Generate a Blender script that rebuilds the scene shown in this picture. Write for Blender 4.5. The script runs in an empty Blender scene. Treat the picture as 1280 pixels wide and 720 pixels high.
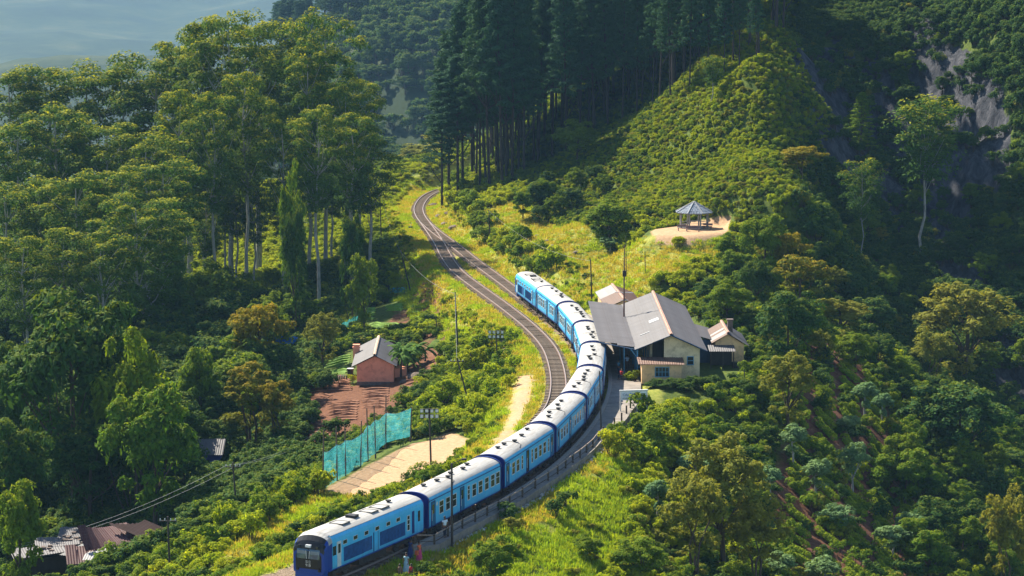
import bpy, bmesh, math, random
import numpy as np
from mathutils import Vector, Matrix, Euler

rnd = random.Random(7)
rng = np.random.default_rng(7)
R = math.radians
PI = math.pi
sc = bpy.context.scene
C = sc.collection

# ------------------------------------------------------------------ camera
F, YH, CH = 3200.0, -50.0, 46.8            # focal length in photo pixels, horizon row, camera height
TH = math.atan((360 - YH) / F)
cam = bpy.data.cameras.new('camera'); camo = bpy.data.objects.new('camera', cam); C.objects.link(camo)
cam.sensor_width = 36; cam.lens = F / 1280 * 36; cam.clip_start = 1; cam.clip_end = 30000
camo.location = (0, 0, CH); camo.rotation_euler = (PI / 2 - TH, 0, 0)
sc.camera = camo

# ------------------------------------------------------------------ sky, sun, exposure
SUN_EL, SUN_AZ = R(43), R(-38)              # azimuth from +Y towards +X: behind the scene, a little to the left
w = bpy.data.worlds.new('World'); sc.world = w; w.use_nodes = True
nt = w.node_tree; nt.nodes.clear()
sky = nt.nodes.new('ShaderNodeTexSky'); sky.sky_type = 'NISHITA'; sky.sun_disc = False
sky.sun_elevation = SUN_EL; sky.sun_rotation = SUN_AZ; sky.altitude = 1600; sky.air_density = 1.0; sky.dust_density = 1.0
bg = nt.nodes.new('ShaderNodeBackground'); bg.inputs[1].default_value = 0.08
wo = nt.nodes.new('ShaderNodeOutputWorld')
nt.links.new(sky.outputs[0], bg.inputs[0]); nt.links.new(bg.outputs[0], wo.inputs[0])
sd = bpy.data.lights.new('sun', 'SUN'); sd.energy = 5.0; sd.angle = R(0.6); sd.color = (1.0, 0.93, 0.78)
so = bpy.data.objects.new('sun', sd); C.objects.link(so)
sv = Vector((math.sin(SUN_AZ) * math.cos(SUN_EL), math.cos(SUN_AZ) * math.cos(SUN_EL), math.sin(SUN_EL)))
so.rotation_euler = sv.to_track_quat('Z', 'Y').to_euler(); so.location = (0, 300, 200)
sc.view_settings.view_transform = 'Standard'; sc.view_settings.look = 'None'
sc.view_settings.exposure = 1.38; sc.view_settings.gamma = 1
sc.cycles.max_bounces = 6; sc.cycles.diffuse_bounces = 3; sc.cycles.transmission_bounces = 4; sc.cycles.glossy_bounces = 2
sc.cycles.transparent_max_bounces = 8; sc.cycles.volume_bounces = 0

# ------------------------------------------------------------------ pixel <-> world
cT, sT = math.cos(TH), math.sin(TH)
def ray(px, py):
    u = (px - 640) / F; v = (py - 360) / F
    return (u, cT - v * sT, -(sT + v * cT))
def P(px, py, z=0.0):
    r = ray(px, py); t = (z - CH) / r[2]
    return Vector((r[0] * t, r[1] * t, z))
def PD(px, py, D):
    r = ray(px, py); t = D / r[1]
    return Vector((r[0] * t, D, CH + r[2] * t))

# ------------------------------------------------------------------ object helpers
def link(o): C.objects.link(o); return o
def tag(o, label=None, cat=None, group=None, kind=None):
    if label: o['label'] = label
    if cat: o['category'] = cat
    if group: o['group'] = group
    if kind: o['kind'] = kind
    return o
def empty(name, loc=(0, 0, 0), rz=0.0, scale=1.0):
    o = bpy.data.objects.new(name, None); o.empty_display_size = 0.3; link(o)
    o.location = loc; o.rotation_euler = (0, 0, rz)
    o.scale = (scale,) * 3 if not hasattr(scale, '__len__') else scale
    return o
def mobj(name, me, parent=None, loc=None, rot=None):
    o = bpy.data.objects.new(name, me); link(o)
    if parent is not None: o.parent = parent
    if loc is not None: o.location = loc
    if rot is not None: o.rotation_euler = rot
    return o
def copy_tree(o, parent=None):
    c = o.copy(); C.objects.link(c); c.parent = parent
    for ch in o.children: copy_tree(ch, c)
    return c
def npmesh(name, V, Fc, mats=(), mi=None, smooth=False, attrs=None):
    """V (n,3), Fc (m,3) or (m,4) index array (or list of such arrays)."""
    me = bpy.data.meshes.new(name)
    V = np.asarray(V, dtype=np.float32)
    groups = Fc if isinstance(Fc, list) else [Fc]
    groups = [np.asarray(g, dtype=np.int32) for g in groups if len(g)]
    me.vertices.add(len(V)); me.vertices.foreach_set('co', V.ravel())
    li = np.concatenate([g.ravel() for g in groups])
    tot = np.concatenate([np.full(len(g), g.shape[1], dtype=np.int32) for g in groups])
    st = np.concatenate([[0], np.cumsum(tot)[:-1]]).astype(np.int32)
    me.loops.add(len(li)); me.loops.foreach_set('vertex_index', li)
    me.polygons.add(len(tot)); me.polygons.foreach_set('loop_start', st); me.polygons.foreach_set('loop_total', tot)
    for m in mats: me.materials.append(m)
    if mi is not None: me.polygons.foreach_set('material_index', np.asarray(mi, dtype=np.int32))
    me.polygons.foreach_set('use_smooth', np.full(len(tot), bool(smooth)))
    if attrs:
        for k, a in attrs.items():
            at = me.attributes.new(k, 'FLOAT', 'POINT'); at.data.foreach_set('value', np.asarray(a, dtype=np.float32))
    me.update(calc_edges=True)
    return me

class MB:
    """collects boxes, tubes, prisms as one mesh"""
    def __init__(s): s.v = []; s.f = []; s.m = []; s.sm = []
    def add(s, vs, fs, m=0, M=None, smooth=False):
        b = len(s.v)
        for p in vs: s.v.append(tuple(M @ Vector(p)) if M is not None else tuple(p))
        for f in fs: s.f.append([i + b for i in f]); s.m.append(m); s.sm.append(smooth)
        return s
    def box(s, x0, x1, y0, y1, z0, z1, m=0, M=None):
        vs = [(x, y, z) for x in (x0, x1) for y in (y0, y1) for z in (z0, z1)]
        return s.add(vs, [(0, 1, 3, 2), (4, 6, 7, 5), (0, 4, 5, 1), (2, 3, 7, 6), (0, 2, 6, 4), (1, 5, 7, 3)], m, M)
    def tube(s, pts, rad, n=8, m=0, cap=True, smooth=True):
        pts = [Vector(p) for p in pts]
        if not hasattr(rad, '__len__'): rad = [rad] * len(pts)
        vs = []; fs = []
        for i, p in enumerate(pts):
            t = (pts[min(i + 1, len(pts) - 1)] - pts[max(i - 1, 0)]).normalized()
            a = Vector((0, 0, 1)) if abs(t.z) < .9 else Vector((1, 0, 0))
            u = t.cross(a).normalized(); vv = t.cross(u)
            for k in range(n):
                an = 2 * PI * k / n
                vs.append(p + (u * math.cos(an) + vv * math.sin(an)) * rad[i])
        for i in range(len(pts) - 1):
            for k in range(n):
                fs.append((i * n + k, i * n + (k + 1) % n, (i + 1) * n + (k + 1) % n, (i + 1) * n + k))
        s.add(vs, fs, m, None, smooth)
        if cap:
            b = len(pts) - 1
            s.add([vs[k] for k in range(n)], [tuple(range(n - 1, -1, -1))][:1], m)
            s.add([vs[b * n + k] for k in range(n)], [tuple(range(n))], m)
        return s
    def prism(s, poly, y0, y1, m=0, M=None, axis='y'):
        """poly in (x,z), extruded along y (axis y) or in (y,z) extruded along x"""
        n = len(poly)
        if axis == 'y': vs = [(p[0], y0, p[1]) for p in poly] + [(p[0], y1, p[1]) for p in poly]
        elif axis == 'x': vs = [(y0, p[0], p[1]) for p in poly] + [(y1, p[0], p[1]) for p in poly]
        else: vs = [(p[0], p[1], y0) for p in poly] + [(p[0], p[1], y1) for p in poly]
        fs = [tuple(range(n)), tuple(range(2 * n - 1, n - 1, -1))] + [(i, i + n, (i + 1) % n + n, (i + 1) % n) for i in range(n)]
        return s.add(vs, fs, m, M)
    def mesh(s, name, mats):
        me = bpy.data.meshes.new(name); me.from_pydata(s.v, [], s.f)
        for m in (mats if isinstance(mats, (list, tuple)) else [mats]): me.materials.append(m)
        me.polygons.foreach_set('material_index', s.m)
        me.polygons.foreach_set('use_smooth', s.sm)
        bm = bmesh.new(); bm.from_mesh(me); bmesh.ops.recalc_face_normals(bm, faces=bm.faces); bm.to_mesh(me); bm.free()
        me.update(); return me
    def build(s, name, mats, parent=None, loc=None, rot=None): return mobj(name, s.mesh(name, mats), parent, loc, rot)

# ------------------------------------------------------------------ value noise (numpy)
def vnoise(x, y, seed=0):
    x = np.asarray(x, float); y = np.asarray(y, float)
    xi = np.floor(x).astype(np.int64); yi = np.floor(y).astype(np.int64); fx = x - xi; fy = y - yi
    fx = fx * fx * (3 - 2 * fx); fy = fy * fy * (3 - 2 * fy)
    def h(a, b):
        n = (a * 374761393 + b * 668265263 + seed * 974634777) & 0x7fffffff
        n = ((n ^ (n >> 13)) * 1274126177) & 0x7fffffff
        return ((n ^ (n >> 16)) & 0xffff) / 65535.0
    return (h(xi, yi) * (1 - fx) + h(xi + 1, yi) * fx) * (1 - fy) + (h(xi, yi + 1) * (1 - fx) + h(xi + 1, yi + 1) * fx) * fy
def fbm(x, y, o=4, seed=0):
    a = 1; t = 0; s = 0
    for k in range(o):
        s = s + a * (vnoise(x * 2 ** k, y * 2 ** k, seed + k) - .5); t += a; a *= .5
    return s / t * 2
def sst(a, b, x):
    t = np.clip((x - a) / (b - a), 0, 1); return t * t * (3 - 2 * t)
def in_poly(X, Y, poly):
    X = np.asarray(X, float); Y = np.asarray(Y, float); ins = np.zeros(X.shape, bool); n = len(poly)
    for i in range(n):
        x0, y0 = poly[i]; x1, y1 = poly[(i + 1) % n]
        if y0 == y1: continue
        c = ((y0 > Y) != (y1 > Y)) & (X < (x1 - x0) * (Y - y0) / (y1 - y0) + x0); ins ^= c
    return ins
def poly_sd(X, Y, poly):
    """signed distance, positive inside"""
    X = np.asarray(X, float); Y = np.asarray(Y, float); d = np.full(X.shape, 1e9); n = len(poly)
    for i in range(n):
        x0, y0 = poly[i]; x1, y1 = poly[(i + 1) % n]; dx, dy = x1 - x0, y1 - y0
        t = np.clip(((X - x0) * dx + (Y - y0) * dy) / (dx * dx + dy * dy + 1e-9), 0, 1)
        d = np.minimum(d, np.hypot(X - x0 - t * dx, Y - y0 - t * dy))
    return np.where(in_poly(X, Y, poly), d, -d)
def wpoly(pts, z): return [tuple(P(a, b, z)[:2]) for a, b in pts]

# ------------------------------------------------------------------ node material helpers
class NM:
    def __init__(s, name):
        s.m = bpy.data.materials.new(name); s.m.use_nodes = True; s.t = s.m.node_tree; s.t.nodes.clear()
        s.out = s.n('ShaderNodeOutputMaterial')
    def n(s, ty, **k):
        nd = s.t.nodes.new(ty)
        for a, b in k.items(): setattr(nd, a, b)
        return nd
    def l(s, a, b): s.t.links.new(a, b)
    def put(s, sock, val):
        if hasattr(val, 'is_output') or isinstance(val, bpy.types.NodeSocket): s.l(val, sock)
        else: sock.default_value = val if not (hasattr(val, '__len__') and len(val) == 3 and sock.type == 'RGBA') else (*val, 1)
    def coord(s, kind='Object'): return s.n('ShaderNodeTexCoord').outputs[kind]
    def pos(s): return s.n('ShaderNodeNewGeometry').outputs['Position']
    def mapping(s, v, scale=(1, 1, 1), rot=(0, 0, 0)):
        nd = s.n('ShaderNodeMapping'); s.l(v, nd.inputs[0]); nd.inputs['Scale'].default_value = scale; nd.inputs['Rotation'].default_value = rot
        return nd.outputs[0]
    def noise(s, v, scale=5, detail=4, rough=.55, dist=0):
        nd = s.n('ShaderNodeTexNoise'); s.l(v, nd.inputs['Vector']); nd.inputs['Scale'].default_value = scale
        nd.inputs['Detail'].default_value = detail; nd.inputs['Roughness'].default_value = rough; nd.inputs['Distortion'].default_value = dist
        return nd.outputs['Fac']
    def vor(s, v, scale=5, feat='F1', out='Distance'):
        nd = s.n('ShaderNodeTexVoronoi', feature=feat); s.l(v, nd.inputs['Vector']); nd.inputs['Scale'].default_value = scale
        return nd.outputs[out]
    def ramp(s, fac, stops, interp='LINEAR'):
        nd = s.n('ShaderNodeValToRGB'); s.put(nd.inputs[0], fac); cr = nd.color_ramp; cr.interpolation = interp
        while len(cr.elements) < len(stops): cr.elements.new(.5)
        for e, (p, c) in zip(cr.elements, stops):
            e.position = p; e.color = (*c, 1) if hasattr(c, '__len__') else (c, c, c, 1)
        return nd.outputs[0]
    def mix(s, fac, a, b, mode='MIX'):
        nd = s.n('ShaderNodeMix', data_type='RGBA', blend_type=mode); s.put(nd.inputs[0], fac); s.put(nd.inputs[6], a); s.put(nd.inputs[7], b)
        return nd.outputs[2]
    def math(s, op, a, b=0.0, clamp=False):
        nd = s.n('ShaderNodeMath', operation=op, use_clamp=clamp); s.put(nd.inputs[0], a); s.put(nd.inputs[1], b); return nd.outputs[0]
    def attr(s, name): return s.n('ShaderNodeAttribute', attribute_name=name).outputs['Fac']
    def bump(s, h, strength=.5, dist=.05):
        nd = s.n('ShaderNodeBump'); s.l(h, nd.inputs['Height']); nd.inputs['Strength'].default_value = strength; nd.inputs['Distance'].default_value = dist
        return nd.outputs[0]
    def bsdf(s, col, rough=.8, metal=0, spec=.3, bump=None, **k):
        b = s.n('ShaderNodeBsdfPrincipled'); s.put(b.inputs['Base Color'], col); s.put(b.inputs['Roughness'], rough)
        s.put(b.inputs['Metallic'], metal); s.put(b.inputs['Specular IOR Level'], spec)
        for a, v in k.items(): s.put(b.inputs[a], v)
        if bump is not None: s.l(bump, b.inputs['Normal'])
        s.l(b.outputs[0], s.out.inputs[0]); return s.m

def simple(name, col, rough=.75, var=.25, scale=3.0, metal=0, dirt=None, dirt_amt=.35, spec=.3, bump=.15):
    """paint / wood / stone with blotchy wear"""
    k = NM(name); v = k.coord('Object')
    n1 = k.noise(v, scale, 5, .6); n2 = k.noise(v, scale * 7, 3, .6)
    lo = tuple(c * (1 - var) for c in col); hi = tuple(min(1, c * (1 + var)) for c in col)
    c = k.ramp(n1, [(.3, lo), (.7, hi)])
    if dirt is not None:
        f = k.ramp(k.noise(v, scale * 2.3, 6, .7, .4), [(.48, 0.0), (.68, dirt_amt)])
        c = k.mix(f, c, dirt)
    return k.bsdf(c, rough, metal, spec, k.bump(n2, bump, .02))
# ------------------------------------------------------------------ the railway line in plan
A_px = [(385, 731), (506, 679), (603, 628.5), (673, 582), (715, 539), (737, 503), (742, 470), (732, 441), (711, 415), (683, 393),
        (655, 372), (632, 354), (612.7, 340), (592, 325), (572.6, 309.5), (545.5, 289.6), (530, 276), (523.5, 265), (523.7, 256.5), (531.6, 245.5), (543.6, 239)]
B_px = [(690, 512), (697, 492), (698, 470), (690, 440), (679, 424), (661, 406), (632, 383), (600, 360), (573, 340), (559, 322), (550, 305), (541, 291), (530, 276)]
def catmull(pts, step=1.0, smooth=40):
    pts = [np.array(p[:2], float) for p in pts]
    pts = [2 * pts[0] - pts[1]] + pts + [2 * pts[-1] - pts[-2]]; out = []
    for i in range(1, len(pts) - 2):
        for t in np.linspace(0, 1, 24, endpoint=False):
            p0, p1, p2, p3 = pts[i - 1:i + 3]
            out.append(.5 * (2 * p1 + (p2 - p0) * t + (2 * p0 - 5 * p1 + 4 * p2 - p3) * t * t + (3 * p1 - p0 - 3 * p2 + p3) * t ** 3))
    out.append(pts[-2]); out = np.array(out)
    def resamp(o):
        d = np.concatenate([[0], np.cumsum(np.hypot(*np.diff(o, axis=0).T))]); s = np.arange(0, d[-1], step)
        return np.c_[np.interp(s, d, o[:, 0]), np.interp(s, d, o[:, 1])]
    out = resamp(out)
    for _ in range(smooth):
        o = out.copy(); o[1:-1] = .25 * out[:-2] + .5 * out[1:-1] + .25 * out[2:]; out = o
    return resamp(out)
Aw = [P(a, b, 0) for a, b in A_px]
d0 = (Aw[0] - Aw[1]).normalized()
Aw = [Aw[0] + d0 * 60 + Vector((-8, 0, 0)), Aw[0] + d0 * 25 + Vector((-1.4, 0, 0))] + Aw + [P(560, 233.5, 0), P(588, 231, 0) + Vector((2, 0, 0))]
TA = catmull(Aw)
dA = np.gradient(TA, axis=0); dA /= np.linalg.norm(dA, axis=1)[:, None]
iA0 = int(np.argmin(np.hypot(TA[:, 0] - P(385, 731)[0], TA[:, 1] - P(385, 731)[1])))     # arc length index of the train's nose
nA = np.c_[dA[:, 1], -dA[:, 0]]                                                         # right of travel away from the camera
jb = int(np.argmin(np.hypot(TA[:, 0] - P(690, 512)[0] - 4, TA[:, 1] - P(690, 512)[1])))
Bpre = [Vector((*(TA[i] - nA[i] * 4.1), 0)) for i in range(max(2, iA0 - 60), jb - 8, 12)]
TB = catmull(Bpre + [P(a, b, 0) for a, b in B_px])
dB = np.gradient(TB, axis=0); dB /= np.linalg.norm(dB, axis=1)[:, None]

# ------------------------------------------------------------------ terrain heights
CPz = [  # photo column, row, ground height
 (400, 740, -.6), (330, 745, -2.5), (450, 720, -.5), (480, 700, -.3), (420, 660, -2.2), (500, 625, -2.4), (560, 600, -2.4), (600, 575, -2.0), (640, 545, -.9),
 (650, 500, -.4), (662, 460, -.4), (640, 420, -.6), (610, 400, -1.2), (580, 385, -2.4), (550, 350, -1.8), (530, 320, -1.4), (505, 290, -.9), (495, 262, -.4),
 (620, 480, -2.6), (590, 520, -3.2), (570, 470, -4.2), (600, 440, -2.6), (560, 430, -4.4), (545, 395, -4), (520, 360, -4.2),
 (420, 600, -3.2), (450, 600, -3.2), (500, 600, -3.2), (560, 560, -3.2), (520, 560, -3.2), (460, 580, -3.2), (540, 585, -3.2), (585, 555, -3.2),
 (420, 640, -3.2), (350, 655, -3.4), (300, 672, -3.8), (340, 690, -3.5), (390, 630, -3.4), (250, 700, -5.5),
 (500, 535, -5.5), (440, 560, -5.5), (395, 595, -5.0), (440, 500, -6.6), (480, 480, -6.4), (400, 530, -7), (380, 560, -7.5), (520, 470, -5.5), (550, 500, -4.6),
 (460, 464, -6.2), (500, 450, -5.6), (420, 470, -6.6), (440, 440, -6.4), (470, 400, -6.0), (430, 400, -6.6), (520, 400, -5.2), (500, 375, -5.4), (540, 440, -5.0),
 (380, 480, -8), (330, 560, -9), (280, 600, -10), (200, 640, -11), (150, 690, -12.5), (60, 700, -14), (100, 600, -14), (0, 640, -15), (0, 520, -15), (100, 500, -14),
 (200, 500, -12.5), (280, 480, -11), (340, 440, -9.5), (240, 430, -11.5), (120, 420, -13), (0, 420, -14), (320, 390, -9.6), (280, 375, -9.3), (400, 350, -6),
 (450, 330, -4), (470, 290, -2.5), (440, 270, -2.6), (480, 245, -.6), (420, 300, -4.6), (350, 330, -8.5), (350, 280, -4.4), (300, 330, -9.2), (250, 330, -9.5),
 (300, 270, -3.5), (350, 230, .6), (250, 270, -4), (200, 330, -10), (100, 330, -9), (0, 330, -10), (480, 215, 2.2), (520, 222, 2.0), (430, 235, .6), (380, 240, .8), (560, 205, 3.5),
 (570, 225, 2.5), (575, 250, 3.2), (560, 262, 1.8), (600, 235, 5.2), (590, 280, 2.6), (620, 300, 2.8), (650, 320, 2.5), (680, 338, 2.2), (610, 265, 3.6),
 (640, 275, 3.4), (650, 300, 2.9), (700, 330, 2.2), (740, 350, 2.0), (700, 290, 3.4), (760, 330, 2.4), (690, 360, .6), (725, 385, .2), (760, 362, 1.4), (780, 300, 5.2), (820, 300, 7.0),
 (800, 340, 4.2), (840, 330, 5.1), (880, 335, 4.7), (830, 360, 3.0), (868, 288, 8.0), (850, 291, 8.0), (905, 288, 8.0), (820, 290, 7.6), (868, 281, 8.0), (920, 300, 7.0),
 (640, 225, 6.8), (700, 200, 10), (740, 168, 15), (790, 142, 19), (840, 120, 23), (900, 96, 27.5), (950, 75, 31), (720, 235, 8.5), 
 (740, 270, 6.5),
 (800, 262, 9.0), (960, 300, 7), (940, 340, 3.4), (1000, 350, 2.0), (900, 390, 2.0), (960, 400, .2),
 (900, 430, .4), (870, 440, .4), (930, 460, .2), (870, 475, .4), (820, 480, .4), (795, 450, .4), (790, 400, .4), (830, 385, .8), (770, 440, .2), (880, 500, -.4), (940, 480, -.6),
 (800, 500, .1), (775, 540, .0), (755, 560, -.1), (735, 578, -.1), (700, 600, -.15), (650, 631, -.2), (610, 655, -.2), (580, 672, -.25), (810, 520, -1.0), (800, 545, -1.0), (850, 520, -1.6), (740, 605, -1.0), (690, 635, -1.0), (625, 675, -1.0), (575, 705, -1.2), (540, 690, -.6), (520, 720, -.6), (560, 730, -2),
 (750, 640, -2.0), (700, 660, -1.7), (640, 700, -2.0), (700, 700, -2.5), (780, 620, -2.4), (800, 580, -2.2), (780, 700, -4.4), (850, 700, -6.6), (900, 580, -4.2), (860, 640, -6.5),
 (950, 520, -2.5), (1000, 480, -2.4), (1000, 540, -5), (950, 620, -7), (1000, 620, -8), (1000, 710, -11), (1060, 560, -7.5), (1060, 640, -10.5), (1100, 500, -6.4), (1100, 600, -11),
 (1150, 540, -10), (1150, 640, -14.5), (1200, 600, -15), (1200, 710, -18), (1280, 720, -21), (1280, 600, -19), (1040, 440, -1.4), (1090, 460, -4.2), (1150, 480, -8.5),
]
CPd = [  # photo column, row, distance
 (960, 130, 402), (980, 90, 425), (1000, 150, 405), (980, 200, 385), (980, 250, 367), (920, 170, 402), (920, 240, 376), (850, 200, 412), (850, 250, 390), (780, 220, 424), (960, 30, 440),
 (1280, -20, 436), (1280, 80, 418), (1280, 150, 408), (1280, 300, 385), (1280, 450, 362), (1200, 500, 350), (1240, 540, 345), (1180, -10, 470), (1100, -10, 490), (1020, -10, 505), (1180, 150, 432), (1120, 100, 448), (1050, 100, 452),
 (1150, 300, 402), (1100, 400, 372), (1070, 200, 412), (1040, 300, 388), (1200, 380, 378), (1060, 150, 432), (1030, 60, 462), (1230, 230, 405), (1120, 200, 430), (1080, 330, 388),
]
CPw = [(-150, 180, -22), (-150, 260, -20), (-150, 350, -17), (-150, 430, -10), (-150, 520, -8), (-90, 520, -4), (-130, 620, -30), (-60, 540, -3), (-60, 620, -24), (-30, 560, 2), (-25, 640, -20),
       (0, 130, -18), (-60, 130, -20), (60, 130, -32), (150, 150, -36), (150, 280, -22), (150, 360, 2), (150, 420, 34), (150, 500, 62), (150, 620, 85), (-150, 100, -26),
       (0, 540, 12), (15, 620, 14), (60, 560, 42), (100, 520, 50), (60, 660, 50), (20, 700, -10), (-100, 720, -60), (-30, 720, -60), (0, 500, 9.5), (30, 480, 26), (50, 500, 38)]
pts = [tuple(P(a, b, z)) for a, b, z in CPz] + [tuple(PD(a, b, d)) for a, b, d in CPd] + CPw
pts = np.array(pts, float)
_n = len(pts); _S = 100.0
def _phi(r2): return np.where(r2 > 1e-12, .5 * r2 * np.log(np.maximum(r2, 1e-12)), 0)
_K = _phi(((pts[:, None, :2] - pts[None, :, :2]) ** 2).sum(-1) / _S ** 2) + np.eye(_n) * 2e-4
_Pm = np.c_[np.ones(_n), pts[:, :2] / _S]
_W = np.linalg.solve(np.block([[_K, _Pm], [_Pm.T, np.zeros((3, 3))]]), np.r_[pts[:, 2], 0, 0, 0])
_T = np.vstack([TA[::2], TB[::2]])

def far_h(X, Y):
    base = -95 - 45 * sst(900, 2500, Y)
    hill = 226 * np.exp(-((X - 70) / 195) ** 2 - ((Y - 1280) / 320) ** 2)
    spur = 90 * np.exp(-((X + 420) / 260) ** 2 - ((Y - 2600) / 420) ** 2)
    m = sst(3600, 9500, Y) * 560 + sst(3400, 5200, Y) * (60 * fbm(X / 700, Y / 1100, 5, 11) + 70 * np.abs(fbm(X / 380, Y / 620, 5, 21)))
    rid = 9 * fbm(X / 60, Y / 90, 4, 31) + 14 * fbm(X / 170, Y / 220, 3, 35) * sst(700, 1000, Y)
    side = 120 * sst(300, 1500, np.abs(X)) * sst(1500, 600, Y)
    return base + hill + spur + m * (.75 + .35 * fbm(X / 1500, Y / 4000, 3, 51)) + rid + side * np.where(X > 0, 1, .0)
def track_d(X, Y):
    o = np.empty(X.shape)
    for i in range(0, len(X), 20000):
        o[i:i + 20000] = np.sqrt((((X[i:i + 20000, None] - _T[None, :, 0]) ** 2 + (Y[i:i + 20000, None] - _T[None, :, 1]) ** 2)).min(1))
    return o
def hfun(X, Y):
    sh = np.shape(X); X = np.atleast_1d(np.asarray(X, float)).ravel(); Y = np.atleast_1d(np.asarray(Y, float)).ravel()
    near = (np.abs(X) < 400) & (Y > 60) & (Y < 800)
    z = far_h(X, Y)
    xn, yn = np.clip(X[near], -155, 155), np.clip(Y[near], 125, 725); zn = np.empty(len(xn))
    for i in range(0, len(xn), 20000):
        a = slice(i, i + 20000)
        zn[a] = _phi(((xn[a, None] - pts[None, :, 0]) ** 2 + (yn[a, None] - pts[None, :, 1]) ** 2) / _S ** 2) @ _W[:_n] + _W[_n] + _W[_n + 1] * xn[a] / _S + _W[_n + 2] * yn[a] / _S
    X1, Y1 = X[near], Y[near]
    # crags of the cliff on the right
    cl = sst(350, 390, Y1 + .2 * (X1 - 60)) * sst(52, 74, X1 - (Y1 - 400) * .04)
    wx = X1 + 3 * fbm(X1 / 9, Y1 / 9, 3, 5)
    crag = (np.abs(fbm(wx / 13 + Y1 / 40, Y1 / 34, 4, 3)) * 6 - 1.6) + 1.3 * fbm(X1 / 3.2, Y1 / 4.5, 4, 9)
    gul = 3 * fbm(wx / 21, Y1 / 60, 2, 77)
    zn = zn + cl * (crag + gul)
    td = track_d(X1, Y1)
    bumpy = .35 * fbm(X1 / 7, Y1 / 7, 3, 1) * sst(4, 14, td)
    flat = np.zeros(len(X1))
    for poly, zz in FLATS:
        s = sst(-2.0, 1.5, poly_sd(X1, Y1, poly)); zn = zn * (1 - s) + zz * s; flat = np.maximum(flat, s)
    zn = zn + bumpy * (1 - flat)
    c = sst(7.5, 2.6, td); zn = zn * (1 - c) + (-.42) * c
    k = np.maximum(sst(160, 380, np.abs(X1)), sst(640, 790, Y1)); k = np.maximum(k, sst(120, 62, Y1) * .0)
    zn = zn * (1 - k) + z[near] * k
    z[near] = zn
    return z.reshape(sh) if sh else float(z[0])
SAND = wpoly([(404, 612), (450, 586), (514, 552), (560, 540), (590, 552), (566, 575), (530, 592), (480, 616), (440, 620)], -3.2)
FIELD = wpoly([(404, 612), (450, 586), (514, 552), (590, 548), (560, 582), (470, 628), (400, 660), (330, 690), (270, 694), (330, 650)], -3.2)
TERR = wpoly([(808, 286), (860, 279.5), (915, 283), (912, 291), (860, 296), (812, 294)], 8.0)
STAT = [(11.5, 276), (22, 276), (28.5, 289), (28.5, 303), (22, 322), (18, 339), (10.5, 339), (12.0, 300)]
HOUSE = [(-21.5, 326.5), (-15.6, 326.5), (-15.2, 349), (-22, 349)]
FLATS = [(FIELD, -3.2), (TERR, 8.0), (STAT, .35), (HOUSE, -6.2)]

def grow(a, end, f=1.13, step=1.0):
    o = [a]; s = step
    while abs(o[-1]) < abs(end): s *= f; o.append(o[-1] + math.copysign(s, end - a))
    return o[1:]
GX = np.array(sorted(grow(-112, -7000, 1.16)) + list(np.arange(-112, 118.01, .8)) + grow(118, 7000, 1.16))
GY = np.array(sorted([-v for v in grow(-165, 400, 1.3)]) if 0 else sorted([165 - s for s in np.cumsum(1.35 ** np.arange(0, 18))]) + list(np.arange(165, 560, .95)) + [560 + s for s in np.cumsum(1.0 * 1.035 ** np.arange(1, 170)) if 560 + s < 12000])
XX, YY = np.meshgrid(GX, GY); ZZ = hfun(XX.ravel(), YY.ravel()).reshape(XX.shape)
def gz(x, y): return float(hfun(np.array([x]), np.array([y]))[0])
def gza(x, y): return hfun(np.asarray(x, float), np.asarray(y, float))
_nx = len(GX)
def hit(px, py, d0=150, d1=640):
    """first ground point the photo's ray through a pixel meets"""
    D = np.arange(d0, d1, 1.0); r = ray(px, py); t = D / r[1]; zr = CH + r[2] * t; zg = gza(r[0] * t, D)
    i = int(np.argmax(zr <= zg)) if (zr <= zg).any() else len(D) - 1
    return Vector((r[0] * t[i], D[i], zg[i]))
fx = XX.ravel(); fy = YY.ravel(); fz = ZZ.ravel()
_sl = np.hypot(*np.gradient(ZZ)[::1]) ; gyv, gxv = np.gradient(ZZ, GY, GX); slope = np.hypot(gxv, gyv).ravel()
near = (np.abs(fx) < 130) & (fy > 150) & (fy < 600)
def mask(poly, soft=1.2):
    m = np.zeros(len(fx)); m[near] = sst(-soft, soft, poly_sd(fx[near], fy[near], poly)); return m
tdn = np.full(len(fx), 99.); tdn[near] = track_d(fx[near], fy[near])
PATH = wpoly([(640, 470), (672, 470), (668, 500), (655, 530), (640, 552), (600, 582), (585, 585), (610, 560), (632, 520)], -.6)
SOIL = wpoly([(376, 545), (380, 480), (430, 470), (440, 476), (500, 472), (545, 452), (560, 430), (572, 436), (540, 478), (515, 500), (480, 530), (430, 560), (405, 590), (385, 570)], -6.2)
SOIL2 = wpoly([(440, 440), (520, 360), (560, 372), (560, 430), (500, 450)], -5.5)
DRY = [tuple(P(a, b, z)[:2]) for a, b, z in ((596, 268, 3), (650, 266, 3.4), (705, 288, 3.5), (740, 318, 2.4), (780, 306, 5.2), (812, 298, 7.2), (850, 297, 8), (905, 300, 6.5), (900, 325, 5), (850, 342, 4.2), (800, 372, 2), (700, 378, .3), (664, 345, 1.5), (640, 310, 2.6))]
PAD = wpoly([(812, 288), (862, 279), (914, 283), (908, 291), (860, 297), (820, 295)], 8.0)
m_sand = np.maximum.reduce([mask(SAND, 1.5), mask(PATH, 2.6) * .8, mask(PAD, 1.2)])
m_soil = np.maximum(mask(SOIL, 1.5), mask(SOIL2, 1.5) * .6)
m_dry = np.maximum.reduce([mask(DRY, 3), mask(FIELD, 2), sst(11, 5, tdn) * .9])
m_ball = sst(1.75, 1.15, tdn)
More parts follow.
